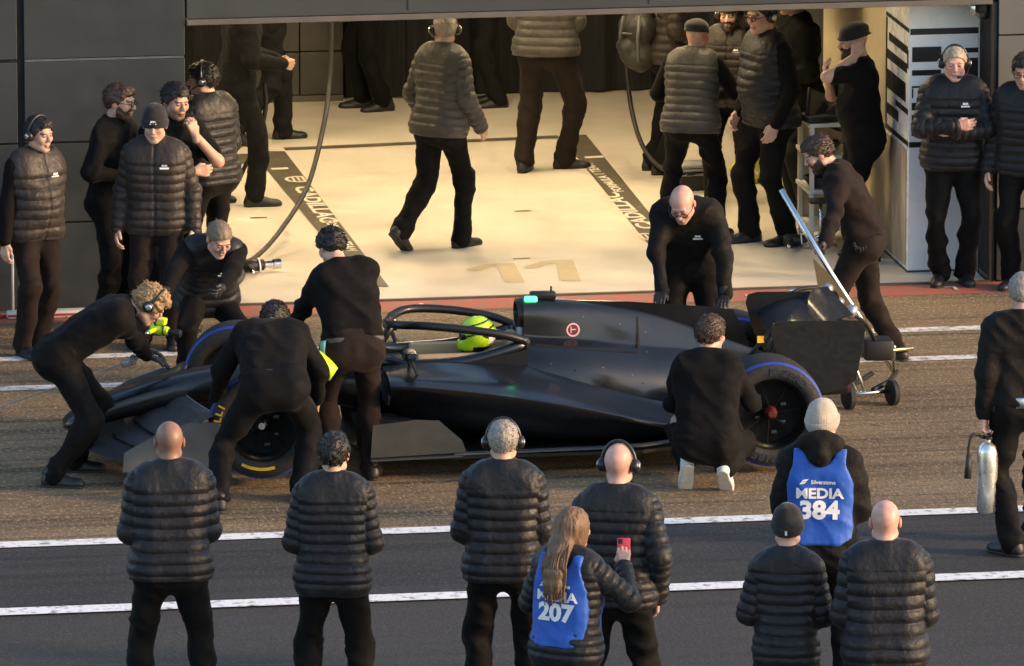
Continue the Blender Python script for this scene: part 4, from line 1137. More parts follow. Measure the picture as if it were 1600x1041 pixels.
# front wing: swept elements, pylons, endplates
def wing_el(span, le, chord, z, camber, thick, mat, name, parent, n=13, edge=None):
    rings = []
    for k in range(n):
        y = -span + 2 * span * k / (n - 1); q = abs(y) / span
        x0, c, zz = le(q), chord(q), z(q)
        up_, lo_ = [], []
        for t in np.linspace(0, 1, 8):
            cz = camber * math.sin(math.pi * t * .5) ; th = thick * math.sin(math.pi * (t ** .6)) 
            up_.append((x0 + c * t, y, zz + cz + th)); lo_.append((x0 + c * t, y, zz + cz - th * .6))
        rings.append(up_ + lo_[::-1][1:-1])
    w_ = MB().loft(rings, True).obj(name, mat, parent, angle=50)
    if edge: MB().tube([(r_[7][0], r_[7][1], r_[7][2] + .003) for r_ in rings], .0055, 6).obj('trailing_edge', edge, w_, smooth=True)
    return w_
edge_m = M('wing_edge_alloy', (.30, .31, .32), .35, metal=.4)
fw_ = wing_el(.90, lambda q: -1.17 + .30 * q ** 1.5, lambda q: .26, lambda q: .095 + .02 * q, .045, .012, wing_s, 'front_wing_element', car, edge=edge_m)
wing_el(.90, lambda q: -.93 + .24 * q ** 1.5, lambda q: .20, lambda q: .165 + .015 * q, .06, .008, wing_s, 'front_wing_element', car, edge=edge_m)
wing_el(.90, lambda q: -.62 + .14 * q ** 1.5, lambda q: .17, lambda q: .31 + .02 * q, .10, .006, wing_s, 'front_wing_element', car, edge=edge_m)
wing_el(.90, lambda q: -.78 + .17 * q ** 1.5, lambda q: .20, lambda q: .24 + .02 * q, .10, .007, wing_s, 'front_wing_element', car, edge=edge_m)
for s in (-1, 1):
    MB().prism([(-.93, s * .895, .07), (-.92, s * .895, .20), (-.72, s * .895, .31), (-.50, s * .895, .385), (-.30, s * .895, .385), (-.27, s * .895, .10), (-.5, s * .895, .065)], (0, s * .014, 0)).obj('front_endplate', epl, car)
    MB().prism([(-.95, s * .86, .064), (-.25, s * .86, .064), (-.25, s * .985, .072), (-.88, s * .985, .072)], (0, 0, .008)).obj('endplate_foot', grey_c, car)
    MB().prism([(-1.05, s * .08, .13), (-.80, s * .08, .13), (-.86, s * .08, .30), (-1.08, s * .08, .23)], (0, s * .012, 0)).obj('wing_pylon', carbon, car)
# suspension
for s in (-1, 1):
    for a, b in (((-.12, s * .17, .50), (.0, s * .66, .44)), ((.28, s * .22, .50), (.0, s * .66, .44)), ((-.15, s * .16, .36), (.0, s * .66, .22)), ((.30, s * .22, .36), (.0, s * .66, .22)), ((.12, s * .17, .58), (.0, s * .62, .26)), ((-.02, s * .15, .34), (-.10, s * .66, .30)),
                 ((2.9, s * .16, .42), (3.35, s * .60, .46)), ((3.45, s * .10, .42), (3.35, s * .60, .46)), ((2.95, s * .18, .22), (3.35, s * .60, .20)), ((3.45, s * .12, .24), (3.35, s * .60, .20)), ((3.35, s * .10, .34), (3.35, s * .60, .34))):
        MB().tube([a, b], .017, 8, flat=.5).obj('suspension_arm', carbon, car, smooth=True)
    MB().tube([(0, s * .60, .34), (0, s * .70, .34)], .13, 20).obj('brake_duct', dkm, car, angle=40)
    MB().tube([(3.35, s * .53, .34), (3.35, s * .62, .34)], .14, 20).obj('brake_duct', dkm, car, angle=40)

def wheel(x, s, z, width, yc, steer, name_letters, yellow, hub_red):
    """wheel centred at local (x, s*yc, z): rim and tyre are parts; outer face looks to s*y"""
    w_ = empty('wheel', (0, 0, 0)); w_.parent = car; w_.location = (x, s * yc, z); w_.rotation_euler = (0, 0, steer)
    rr, h = .356, width / 2
    tyre = [(-h + .02, .235), (-h, .25), (-h - .004, .29), (-h + .006, .325), (-h + .03, .348), (-h * .4, .355), (0, .356), (h * .4, .355), (h - .03, .348), (h - .006, .325), (h + .004, .29), (h, .25), (h - .02, .235)]
    ty = MB().lathe(tyre, (0, 0, 0), (0, 1, 0), 64).obj('tyre', rubber, w_, smooth=True)
    for face in (-1, 1):
        MB().lathe([(face * (h - .0125), .334), (face * (h - .019), .3405), (face * (h - .031), .3488)], (0, 0, 0), (0, 1, 0), 64).obj('sidewall_band', bluem, ty, smooth=True)
    rim_p = [(-h + .018, .236), (-h + .03, .222), (-.05 * s, .20), (s * (h - .09), .205), (s * (h - .03), .222), (s * (h - .018), .236)]
    MB().lathe(sorted(rim_p), (0, 0, 0), (0, 1, 0), 48).obj('rim', dkm, w_, smooth=True)
    sp = MB()
    for k in range(7):
        a = 2 * math.pi * k / 7
        p0 = (math.cos(a) * .04, s * (h - .10), math.sin(a) * .04); p1 = (math.cos(a + .12) * .215, s * (h - .085), math.sin(a + .12) * .215)
        sp.tube([p0, p1], [.012, .008], 6, flat=.6)
    sp.obj('spokes', M('spoke_black', (.006, .006, .006), .75, spec=.2), w_, angle=50)
    MB().lathe([(s * (h - .12), .045), (s * (h - .06), .042), (s * (h - .045), .030), (s * (h - .03), .022), (s * (h - .03), .0)], (0, 0, 0), (0, 1, 0), 24).obj('wheel_nut', M('red_wheel_nut', (.085, .012, .010), .5, metal=.2) if hub_red else silverm, w_, angle=40)
    MB().lathe([(s * (h - .13), .214), (s * (h - .14), .12), (s * (h - .14), .03)], (0, 0, 0), (0, 1, 0), 40).obj('wheel_disc', M('spoke_black', (.006, .006, .006), .75, spec=.2), w_, smooth=True)
    for k, (a, r_) in enumerate(((.5, .10), (2.2, .13), (3.6, .09), (4.9, .14), (5.6, .11))):
        MB().box((r_ * math.cos(a) - .02, s * (h - .12) - .01, r_ * math.sin(a) - .012), (r_ * math.cos(a) + .02, s * (h - .12) + .01, r_ * math.sin(a) + .012), None, .005).obj('brake_fitting', M('worn_alloy_dark', (.07, .075, .08), .45, metal=.6), w_, angle=40)
    MB().lathe([(-s * (h - .06), .21), (-s * (h - .065), .0)], (0, 0, 0), (0, 1, 0), 32).obj('brake_drum', dkm, w_, smooth=True)
    yy = s * (h + .0075)
    for base, txt in name_letters:
        for k, ch in enumerate(txt):
            v2, f2 = text_mesh(ch, .062, .03, 1.15); ang = base - (k - (len(txt) - 1) / 2) * .155
            c, sn = math.cos(ang - math.pi / 2), math.sin(ang - math.pi / 2)
            # seen from the near side (-y): x to the right, z up
            vv = []
            for a, b in v2:
                px_, pz_ = a * c - (b + .285) * sn, a * sn + (b + .285) * c
                vv.append((px_ if s < 0 else -px_, yy, pz_))
            mesh_obj('tyre_lettering', vv, f2, yelm if yellow else M('pale_blue_print', (.011, .016, .032), .6), ty, smooth=False)
    if yellow:
        for a0, a1 in ((-2.05, -1.25), (1.1, 1.9)):
            arc = [(math.cos(t), math.sin(t)) for t in np.linspace(a0, a1, 14)]
            v = [(c * r_, yy, sn * r_) for c, sn in arc for r_ in (.268, .288)]
            mesh_obj('tyre_marking', v, [(2 * k, 2 * k + 1, 2 * k + 3, 2 * k + 2) for k in range(13)], yelm, ty, smooth=False)
    return w_
ST = R(-12)
wheel(0, -1, .352, .28, .80, ST, ((math.pi, 'PIRELLI'), (0.0, 'P ZERO')), True, False)
wheel(0, 1, .352, .28, .80, ST, ((math.pi, 'PIRELLI'), (0.0, 'P ZERO')), True, False)
wheel(3.33, -1, .338, .375, .755, 0, ((-2.0, 'PIRELLI'), (1.2, 'P ZERO')), False, True)
wheel(3.33, 1, .338, .375, .755, 0, ((-2.0, 'PIRELLI'), (1.2, 'P ZERO')), False, True)
# rear wing, crash structure, rear lamp
for s in (-1, 1):
    MB().prism([(3.40, s * .50, .86), (3.46, s * .50, .875), (4.0, s * .50, .865), (4.02, s * .50, .82), (3.96, s * .50, .47), (3.88, s * .50, .42), (3.66, s * .50, .36), (3.55, s * .50, .40), (3.44, s * .50, .60), (3.385, s * .50, .80)], (0, s * .014, 0)).obj('rear_endplate', carbon, car)
wing_el(.499, lambda q: 3.46, lambda q: .30, lambda q: .70 + .03 * q, .10, .014, carbon, 'rear_wing_element', car, 9)
wing_el(.499, lambda q: 3.74, lambda q: .20, lambda q: .80, .10, .008, carbon, 'rear_wing_element', car, 9)
wing_el(.40, lambda q: 3.62, lambda q: .18, lambda q: .42, .06, .01, carbon, 'beam_wing_element', car, 7)
prof_loft('crash_structure', [(3.40, oval(.36, .10, .10)), (3.7, oval(.33, .07, .07)), (3.98, oval(.32, .05, .05))], carbon, car, n=4)
MB().box((3.97, -.03, .28), (4.0, .03, .36), None, .006).obj('rear_lamp', M('rear_lamp_dark', (.05, .01, .01), .3), car, angle=40)
for y in (-.06, .06):
    MB().tube([(3.42, y, .40), (3.46, y, .60), (3.52, y, .74)], .018, 8, flat=.5).obj('wing_support', carbon, car, smooth=True)
MB().tube([(3.22, -.42, .56), (3.30, -.47, .70), (3.42, -.49, .83)], .016, 8).obj('wing_stay', dkm, car, smooth=True)
MB().tube([(3.32, -.44, .55), (3.38, -.47, .66), (3.44, -.49, .80)], .012, 8).obj('wing_stay', dkm, car, smooth=True)
MB().box((3.30, -.492, .73), (3.345, -.484, .775)).obj('warning_sticker', M('amber_sticker', (.75, .42, .03), .5), car)
# roundel laid on the cover's near flank
bvc = BVHTree.FromPolygons([tuple(v.co) for v in cover.data.vertices], [tuple(p.vertices) for p in cover.data.polygons])
def on_cover(pts, faces, mat, name, lift=.004):
    vv = []
    for x, z in pts:
        hit = bvc.ray_cast(Vector((x, -1.0, z)), Vector((0, 1, 0)), 2.0)
        vv.append(tuple(hit[0] + Vector((0, -lift, 0))) if hit[0] is not None else (x, -.13, z))
    mesh_obj(name, vv, faces, mat, cover, smooth=False)
ring = []; n_ = 28
for k in range(n_):
    t = 2 * math.pi * k / n_; ring += [(2.13 + .045 * math.cos(t), .777 + .045 * math.sin(t)), (2.13 + .035 * math.cos(t), .777 + .035 * math.sin(t))]
on_cover(ring, [(2 * k, (2 * k + 2) % (2 * n_), (2 * k + 3) % (2 * n_), 2 * k + 1) for k in range(n_)], M('pale_pink_print', (.80, .42, .46), .5), 'roundel_ring')
on_cover([(2.13 + .034 * math.cos(2 * math.pi * k / 20), .777 + .034 * math.sin(2 * math.pi * k / 20)) for k in range(20)], [tuple(range(20))], M('dark_red_print', (.14, .012, .02), .5), 'roundel_disc', .003)
for pts in ([(2.112, .757), (2.119, .757), (2.119, .799), (2.112, .799)], [(2.119, .776), (2.150, .776), (2.150, .783), (2.119, .783)]):
    on_cover(pts, [(0, 1, 2, 3)], M('pale_pink_print', (.8, .42, .46), .5), 'roundel_mark', .0055)

gapm = M('panel_gap', (.002, .002, .002), .9)
for x0, x1, z0, z1 in ((2.56, 2.575, .44, .84), (2.10, 2.115, .45, .66)):
    on_cover([(x0, z0), (x1, z0), (x1, (z0 + z1) / 2), (x1, z1), (x0, z1), (x0, (z0 + z1) / 2)], [(0, 1, 2, 5), (5, 2, 3, 4)], gapm, 'panel_gap', .002)
zz = [(1.86 + .1 * k, .70 - .012 * k) for k in range(8)]
on_cover([p for x, z in zz for p in ((x, z), (x, z + .008))], [(2 * k, 2 * k + 2, 2 * k + 3, 2 * k + 1) for k in range(7)], gapm, 'panel_gap', .002)
for x, z in ((1.95, .60), (2.3, .56), (2.5, .50), (2.62, .62), (2.62, .74), (2.2, .86), (2.45, .80)):
    on_cover([(x + .0045 * math.cos(2 * math.pi * k / 8), z + .0045 * math.sin(2 * math.pi * k / 8)) for k in range(8)], [tuple(range(8))], M('dull_fastener', (.12, .12, .12), .5), 'fastener', .003)
# ------------------------------------------------------------------ the crew, visitors and media
FRONT = dict(hands=((.10, .24, 1.02), (-.10, .24, 1.04)), poles=((.75, -1, -.3), (-.75, -1, -.3)))
ST1 = ((.15, 0, -12, 0, 0), (-.15, 0, 12, 0, 0))
# foreground row, backs to the camera
person('bald man in dark quilted jacket standing with his back turned at bottom left', (-4.12, -12.40, 0), 4, h=1.82, girth=1.04, feet=((.19, 0, -14, 0, 0), (-.19, .02, 14, 0, 0)), hair='none', skin='brown', seed=3, pitch=.066, head=(4, 4, 0), scalp=.15, **FRONT)
person('short dark haired man in quilted jacket, back turned, second from left in the foreground', (-3.22, -12.72, 0), -4, h=1.78, girth=.92, feet=((.15, 0, -12, 0, 0), (-.16, .02, 12, 0, 0)), hair='short', hair_mat='dark', seed=4, pitch=.057, head=(-8, 3, 0), hem=.13, **FRONT)
person('grey haired man with black headset and quilted jacket, back turned, facing the sidepod', (-2.24, -12.78, 0), -2, h=1.84, girth=.93, feet=ST1, hair='fade', hair_mat='light', scalp=.5, headset=True, mic=False, seed=5, head=(0, 2, 0), **FRONT)
person('bald man with black headset and quilted jacket standing behind the woman in the blue bib', (-1.71, -13.55, 0), -10, h=1.85, girth=.96, feet=ST1, hair='none', skin='pink', headset=True, seed=6, head=(-4, 2, 0), scalp=.12,
       hands=((.22, .05, .90), (-.10, .24, 1.04)), poles=((.6, -1, -.2), (-1, -.5, -.3)))
woman = person('long haired woman in blue bib 207 holding up a phone', (-2.15, -14.45, 0), -30, h=1.68, girth=.98, feet=ST1, hair='long', hair_mat='lightbrown', skin='fair', bib='207', seed=8, head=(-16, 4, 0), hem=.16, pitch=.055,
       hands=((.20, .33, 1.36), (-.10, .24, 1.08)), poles=((.9, -.2, -1), (-1, -.5, -.4)), fdir=((-.15, .25, 1), None), palm=((-.4, .8, 0), None), curl=(.75, .5))
person('person in pale grey beanie and blue bib 384 standing by the rear wheel', (-.30, -12.40, 0), -5, h=1.80, girth=1.04, feet=ST1, hat='beanie_grey', hair='none', bib='384', hood=True, seed=9, head=(-20, 2, 0), top='suit', hem=.20, **FRONT)
person('short person in black beanie and slim quilted jacket in front of the media bib 384', (-.97, -14.80, 0), -6, h=1.72, girth=.76, feet=ST1, hat='beanie', hair='none', seed=77, head=(0, 2, 0), pitch=.06, hem=.17, **FRONT)
person('bald man in broad black quilted jacket at bottom right, back turned', (-.48, -15.15, 0), 2, h=1.82, girth=1.04, feet=ST1, hair='none', skin='pink', seed=11, pitch=.072, head=(0, 4, 0), scalp=.10, **FRONT)
marshal = person('grey haired marshal in black overalls walking with a silver fire extinguisher at the right edge', (1.73, -8.70, 0), 6, h=1.80, girth=1.05, top='suit', hair='fade', hair_mat='light', skin='pink', headset=False, seed=12, head=(-20, 2, 0),
       feet=((.13, .30, -10, 0, 0), (-.10, -.10, 38, 0, 0)), hands=((.30, .10, .90), (-.25, -.04, .87)), poles=((.6, -1, -.2), (-.6, -1, -.2)), belt=((170, 0, .07, CLOTH['silver'], 'belt_buckle'), (120, -.02, .09, CLOTH['plastic'], 'radio')), hem=.02, curl=(.5, .85), lean=(4, 6))
# group at the left wall
person('man with headset and brown quilted vest standing at the left edge', (-3.71, -1.50, 0), 218, h=1.72, girth=1.05, top='vest', top_mat='puffer_brown', hair='short', hair_mat='dark', skin='fair', headset=True, logo=1, zipper=True, belly=.04, trousers='trouser_brown', seed=13, head=(8, 6, 0), pitch=.075,
       hands=((.28, .04, .86), (-.16, -.16, .96)), feet=((.12, .06, -6, 0, 0), (-.13, -.10, 14, 0, 0)))
person('bearded man in black sweater leaning on the wall, looking right', (-3.07, -.66, 0), 240, h=1.79, girth=.98, top='shirt', hair='short', hair_mat='brown', skin='fair', beard='short', seed=14, head=(10, 8, 0), hands=((.14, .22, 1.12), (-.14, .22, 1.10)), poles=((1, -.6, -.3), (-1, -.6, -.3)), glasses=True)
person('woman in black beanie and brown quilted jacket, arms hanging, left of the garage', (-2.84, -1.42, 0), 176, h=1.76, girth=.96, top='puffer', top_mat='puffer_brown', hat='beanie', hair='none', skin='fair', logo=1, zipper=True, seed=15, head=(0, 10, 0), trousers='trouser_brown', pitch=.065, hem=.12, hands=((.27, .06, .88), (-.27, .06, .88)))
person('dark haired man in black polo shirt with hand at his chin', (-2.66, -.80, 0), 204, h=1.82, girth=1.0, top='shirt', sleeve='short', collar=True, hair='short', hair_mat='dark', skin='warm', stubble=.55, seed=16, head=(10, 12, 0),
       hands=((-.06, .28, 1.16), (-.09, .23, 1.40)), poles=((1, .0, -.6), (-.8, .1, -1)), fdir=((-1, .1, 0), (.25, -.15, 1)), palm=((0, -1, 0), (.2, -1, 0)), curl=(.5, .7))
person('headset wearer in dark quilted jacket facing into the garage at the door jamb', (-2.22, .40, 0), 40, h=1.73, girth=1.02, top='puffer', hair='short', hair_mat='dark', skin='fair', headset=True, seed=17, head=(40, 6, 0), **FRONT)
croucher = person('crew member with tied back hair bending down behind the front wheel', (-2.66, -3.02, 0), 192, h=1.74, girth=1.0, top='vest', top_mat='puffer', hair='tied', hair_mat='ash', skin='fair', logo=1, seed=18, pelvis=(0, -.22, .66), lean=(28, 50), twist=-10, head=(14, 34, 0), neckfwd=.05,
       feet=((.20, .10, -20, 0, 0), (-.16, -.28, 10, 0, 30)), knees=((.3, 1, 0), (-.3, 1, 0)), hands=((-3.09, -3.58, .72), (-2.72, -3.72, .78)), world_hands=True, poles=((1, -.4, .1), (-1, -.4, .1)), curl=(.8, .5), gloves=True)
# in the garage
person('man in dark overalls stepping right through the garage, face hidden by the lintel', (-1.58, 3.90, 0), -78, h=1.84, girth=1.0, top='suit', top_mat='black', hair='short', hair_mat='dark', skin='fair', seed=19, trousers='black', head=(0, 12, 0), feet=((.10, .16, 0, 0, 0), (-.10, -.14, 4, 0, 0)), hands=((.16, .32, 1.08), (-.10, .34, 1.06)), lean=(5, 10), curl=(.8, .8))
person('crew member with bare forearm walking behind the hose at the left stripe', (-.98, 6.55, 0), -70, h=1.80, girth=.98, top='shirt', sleeve='short', hair='short', hair_mat='dark', skin='warm', seed=20, trousers='black', feet=((.10, -.30, 0, 0, 35), (-.10, .20, 0, 0, 0)), hands=((.14, .36, 1.05), (-.20, .40, 1.12)), lean=(4, 8), lod=1.15)
person('dark clothed person standing before the lockers at the back of the garage', (.05, 7.92, 0), 100, h=1.80, top='suit', top_mat='black', hair='short', seed=21, lod=1.25, feet=((.10, .08, 0, 0, 0), (-.10, -.06, 10, 0, 0)), trousers='trouser', **FRONT)
person('dark clothed person at the black drape behind the walking man', (1.05, 7.95, 0), 95, h=1.80, top='suit', top_mat='black', hair='short', seed=22, lod=1.25, trousers='black', **FRONT)
person('man in grey quilted jacket with headset walking left across the garage floor', (-.32, 1.92, 0), -42, h=1.80, girth=1.0, top='puffer', top_mat='puffer_grey', hair='fade', hair_mat='grey', skin='fair', headset=True, seed=23, head=(48, 6, 0), lean=(3, 6),
       feet=((.10, .16, -4, 0, 0), (-.10, -.34, 4, 0, 42)), hands=((.24, .18, .92), (-.27, .14, .92)), poles=((.6, -1, -.2), (-.6, -1, -.2)), scalp=.5)
person('man in grey quilted jacket and charcoal trousers, head hidden by the lintel', (1.00, 5.02, 0), -8, h=1.86, girth=1.10, top='puffer', top_mat='puffer_grey', hair='short', hair_mat='dark', seed=24, trousers='trouser_brown', feet=((.16, .06, -70, 0, 0), (-.15, -.10, -4, 0, 0)), hem=.08, **FRONT)
packer = person('person in quilted jacket carrying a backpack at the right of the garage', (1.86, 4.75, 0), -70, h=1.84, top='puffer', top_mat='puffer_brown', hair='short', seed=25, lod=1.15, **FRONT)
person('man in black cap and grey quilted vest with his back to the camera', (1.60, 2.10, 0), -14, h=1.66, lean=(8, 16), girth=1.04, top='vest', top_mat='puffer_grey', hair='short', hair_mat='dark', hat='cap', skin='fair', seed=26, head=(-24, 8, 0), feet=((.22, .04, -30, 0, 0), (-.20, -.04, 10, 0, 0)), hands=((.14, .26, 1.12), (-.08, .26, 1.10)), poles=((1, -.5, -.3), (-1, -.5, -.3)))
person('man in brown quilted vest and cap facing the camera among the garage crew', (2.14, 3.35, 0), 166, h=1.62, girth=1.04, top='vest', top_mat='puffer_brown', hat='cap', hair='short', hair_mat='brown', skin='fair', beard='short', headset=True, logo=1, zipper=True, seed=27, head=(0, 8, 0), feet=((.16, .0, -14, 0, 0), (-.14, .06, 12, 0, 0)), hands=((.12, .26, 1.04), (-.12, .26, 1.04)), poles=((1, -.5, -.3), (-1, -.5, -.3)))
person('tall man in glasses and black jacket standing in profile by the shelf unit', (2.12, 1.70, 0), 118, h=1.90, girth=1.12, top='vest', top_mat='puffer', hair='short', hair_mat='dark', skin='fair', glasses=True, headset=True, mic=False, belly=.05, seed=28, head=(14, 8, 0), hands=((.20, .14, .92), (-.26, .10, .90)), feet=((.12, .12, -4, 0, 0), (-.10, -.06, 6, 0, 0)))
person('bearded man in black hat and polo shirt with hand on his ear', (2.68, .98, 0), 96, h=1.80, girth=1.10, top='shirt', sleeve='short', hat='hat', hair='short', hair_mat='dark', skin='fair', beard='full', seed=29, head=(6, 10, 0), belly=.03,
       hands=((.02, .26, 1.34), (-.14, .09, 1.53)), poles=((.8, .2, -1), (-.6, .9, -1)), fdir=((.0, .3, 1), (.2, -.25, 1)), palm=((0, -1, 0), (1, -.3, 0)), curl=(.5, .35))
person('man with headset standing with folded arms in front of the printed pillar', (3.14, -.02, 0), 180, h=1.80, girth=1.03, top='puffer', hair='fade', hair_mat='grey', skin='pink', headset=True, logo=1, seed=30, head=(0, 8, 0), scalp=.4, pitch=.06,
       feet=((.10, .02, -10, 0, 0), (-.10, .0, 10, 0, 0)), hands=((.00, .25, 1.20), (.00, .22, 1.15)), poles=((1, .2, -1), (-1, .2, -1)), fdir=((-1, .1, .1), (1, .0, .1)), palm=((0, -1, 0), (0, -1, 0)))
person('dark haired man in black jacket cut off by the right edge', (3.62, -.30, 0), 160, h=1.78, girth=1.0, top='puffer', hair='short', hair_mat='dark', skin='fair', logo=1, glasses=True, seed=31, head=(6, 14, 0), hands=((.27, .06, .88), (-.27, .06, .88)))
person('dark figure in black half hidden behind the tall man in glasses', (2.56, 2.75, 0), 110, h=1.84, girth=1.04, top='suit', top_mat='black', trousers='black', hair='short', hair_mat='dark', skin='warm', headset=True, seed=38, lod=1.15, **FRONT)
# around the car
person('curly haired mechanic with headset bending over the nose of the car', (-3.98, -5.64, 0), -84, h=1.80, girth=1.0, top='shirt', hair='curly', hair_mat='blond', skin='fair', headset=True, seed=32, pelvis=(0, -.02, .83), lean=(46, 68), head=(-4, 46, 0), neckfwd=.06, gloves=True,
       feet=((.22, -.04, -16, 0, 0), (-.22, .12, 0, 0, 0)), hands=((-3.27, -5.24, .575), (-3.30, -5.00, .62)), world_hands=True, poles=((1, .2, .2), (-1, .2, .2)), palm=((0, 0, -1), (0, 0, -1)), fdir=((.3, 1, -.3), (0, 1, -.3)), curl=(.25, .3))
person('mechanic in black with grey belt bending over the near front wheel, back turned', (-2.80, -6.58, 0), 4, h=1.80, girth=1.08, top='shirt', hair='short', hair_mat='dark', skin='fair', seed=33, pelvis=(.08, .06, .76), lean=(46, 72), head=(-22, 50, 0), neckfwd=.05,
       feet=((.26, .10, -20, 0, 0), (-.30, -.16, 16, 0, 0)), hands=((-2.36, -6.02, .56), (-3.02, -6.00, .56)), world_hands=True, poles=((.6, -.6, -.3), (-.6, -.6, -.3)), belt=((180, .01, .085, CLOTH['silver'], 'belt_pouch'), (150, .0, .05, CLOTH['white'], 'belt_buckle'), (212, .0, .05, CLOTH['white'], 'belt_buckle')), hem=-.05)
person('mechanic in black shirt with brass belt buckle standing over the cockpit front', (-2.12, -5.93, 0), 16, h=1.76, girth=1.04, top='shirt', hair='short', hair_mat='dark', skin='fair', seed=34, side=-12, pelvis=(0, -.02, .92), lean=(12, 28), head=(14, 30, 0), trousers='trouser_brown', hem=-.05,
       feet=((.14, .02, -10, 0, 0), (-.12, .10, 6, 0, 0)), hands=((-2.10, -5.35, .80), (-2.48, -5.42, .82)), world_hands=True, poles=((1, -.3, -.1), (-1, -.3, -.1)), belt=((186, .01, .05, M('brass_buckle', (.75, .55, .28), .35, metal=.9), 'belt_buckle'), (110, -.01, .11, M('cyan_bottle', (.20, .50, .62), .3), 'hanging_bottle')), curl=(.6, .6))
person('bald bearded man in glasses leaning with both hands on the far side of the car', (.50, -3.86, 0), 172, h=1.82, girth=1.08, top='suit', hair='none', hair_mat='grey', skin='pink', glasses=True, stubble=.5, logo=1, seed=35, pelvis=(0, -.06, .94), lean=(24, 52), head=(-8, 40, 0), neckfwd=.05, scalp=.2, gloves=True,
       feet=((.16, 0, -8, 0, 0), (-.16, -.1, 8, 0, 0)), hands=((.22, -4.32, .74), (.66, -4.30, .78)), world_hands=True, poles=((1, -.2, .3), (-1, -.2, .3)), palm=((0, 0, -1), (0, 0, -1)), fdir=((0, 1, -.2), (0, 1, -.2)), curl=(.2, .2))
person('brown haired mechanic in white soled trainers squatting beside the rear wheel', (.07, -6.66, 0), -4, h=1.80, girth=1.02, top='shirt', hair='short', hair_mat='brown', skin='fair', seed=36, pelvis=(.02, -.02, .36), lean=(16, 28), head=(-30, 8, 0), shoes='white_shoe', hem=.03,
       feet=((.14, -.06, -8, 0, 42), (-.10, -.02, 10, 0, 50)), knees=((.22, 1, .3), (-.25, 1, .3)), hands=((.26, .50, .50), (-.14, .50, .46)), poles=((.5, -.8, -.6), (-.5, -.8, -.6)), belt=((230, .0, .12, M('tan_pouch', (.30, .20, .11), .7), 'belt_pouch'),))
jackman = person('bearded mechanic in dark brown overalls holding the long jack pole', (1.98, -2.76, 0), 84, h=1.74, girth=1.08, top='suit', top_mat='trouser_brown', hair='short', hair_mat='brown', skin='fair', beard='short', seed=37, pelvis=(0, .06, .93), lean=(16, 36), head=(10, 30, 0), trousers='trouser_brown', gloves=True, hem=-.0,
       feet=((.12, -.14, 0, 0, 0), (-.12, .22, 6, 0, 0)), hands=((1.86, -2.90, .90), (1.50, -3.38, .84)), world_hands=True, poles=((1, -.6, -.2), (-1, -.8, -.2)), curl=(.6, .9), palm=(None, (0, 1, 0)))

# the driver: seated in the cockpit, helmet above the rim
dr = empty('driver', carw(1.53, 0, .07), CAR_RZ, 'driver in neon yellow helmet seated in the cockpit under the halo', 'person')
DS = [cone((0, -.10, .30), (0, .10, .30), .13, .13, .05), cone((-.02, -.16, .46), (-.02, .16, .46), .075, .075, .06), cone((-.05, 0, .45), (-.03, 0, .60), .06, .06, .04),
      cone((-.02, -.19, .45), (-.26, -.20, .36), .055, .045, .03), cone((-.02, .19, .45), (-.26, .20, .36), .055, .045, .03), cone((-.26, -.20, .36), (-.46, -.12, .46), .045, .035, .02), cone((-.26, .20, .36), (-.46, .12, .46), .045, .035, .02), cone((0, -.09, .22), (-.55, -.10, .26), .08, .06, .04), cone((0, .09, .22), (-.55, .10, .26), .08, .06, .04), ell((-.03, 0, .66), (.09, .075, .11), .03)]
v, f = surf(DS, .012); mesh_obj('body', v, f, CLOTH['suit'], dr)
def helm_cut(P, fl): return np.maximum(fl, .555 - P[..., 2])
HS = [ell((-.02, 0, .675), (.128, .112, .118), .02), ell((-.085, 0, .60), (.075, .075, .055), .04)]
v, f = surf(HS, .0065, cut=helm_cut, sub=[ell((-.165, 0, .665), (.075, .14, .028), .008)])
col = np.tile(np.array((.50, .80, .015)), (len(v), 1))
band = (np.abs(v[:, 2] - .70 - .35 * (v[:, 0] + .02)) < .007) | (np.abs(v[:, 2] - .755 - .25 * (v[:, 0] + .02)) < .005) | (np.abs(v[:, 1] - .045 - .2 * (v[:, 2] - .7)) < .006) | ((np.abs(v[:, 2] - .66 + .5 * (v[:, 0] - .05)) < .012) & (v[:, 0] > .0)) | ((v[:, 2] < .60) & (v[:, 0] > -.06)) | (v[:, 2] < .57)
col[band] = (.012, .016, .012)
back = (v[:, 0] > .045) & (v[:, 2] > .62) & (v[:, 2] < .70); col[back] = (.75, .74, .66)
he = mesh_obj('helmet', v, f, M('helmet_shell', (1, 1, 1), .25, var=.03, attr=True, coat=.6), dr, cols=col)
v, f = surf([ell((-.022, 0, .668), (.124, .108, .112), .02)], .0065, cut=lambda P, fl: np.maximum(np.maximum(fl, np.abs(P[..., 2] - .664) - .030), P[..., 0] + .045))
mesh_obj('visor', v, f, M('dark_visor', (.02, .012, .03), .08, coat=1.0), he)
# ------------------------------------------------------------------ equipment and small things
hose_m = M('black_rubber_hose', (.022, .020, .018), .55, var=.2)
def hose(label, pts, r, mat=None, n=6, name='air_hose'):
    o = MB().tube([tuple(p) for p in spline(pts, n)], r, 8).obj(name, mat or hose_m, None, smooth=True)
    return tag(o, label, 'hose')
hose('black air hose hanging from the ceiling to the wheel gun on the left floor', [(-.92, 3.4, 2.88), (-.92, 3.35, 2.1), (-.93, 3.3, 1.47), (-.96, 3.2, 1.05), (-1.05, 2.9, .77), (-1.24, 2.4, .42), (-1.51, 1.9, .19), (-1.75, 1.5, .07), (-1.93, 1.34, .035), (-2.12, 1.17, .035), (-2.35, .92, .035)], .019)
hose('short looped black hose lying by the wheel gun beside the left stripe', [(-1.90, 1.16, .05), (-1.93, .92, .035), (-2.02, .66, .035), (-2.16, .50, .035), (-2.34, .48, .035)], .019)
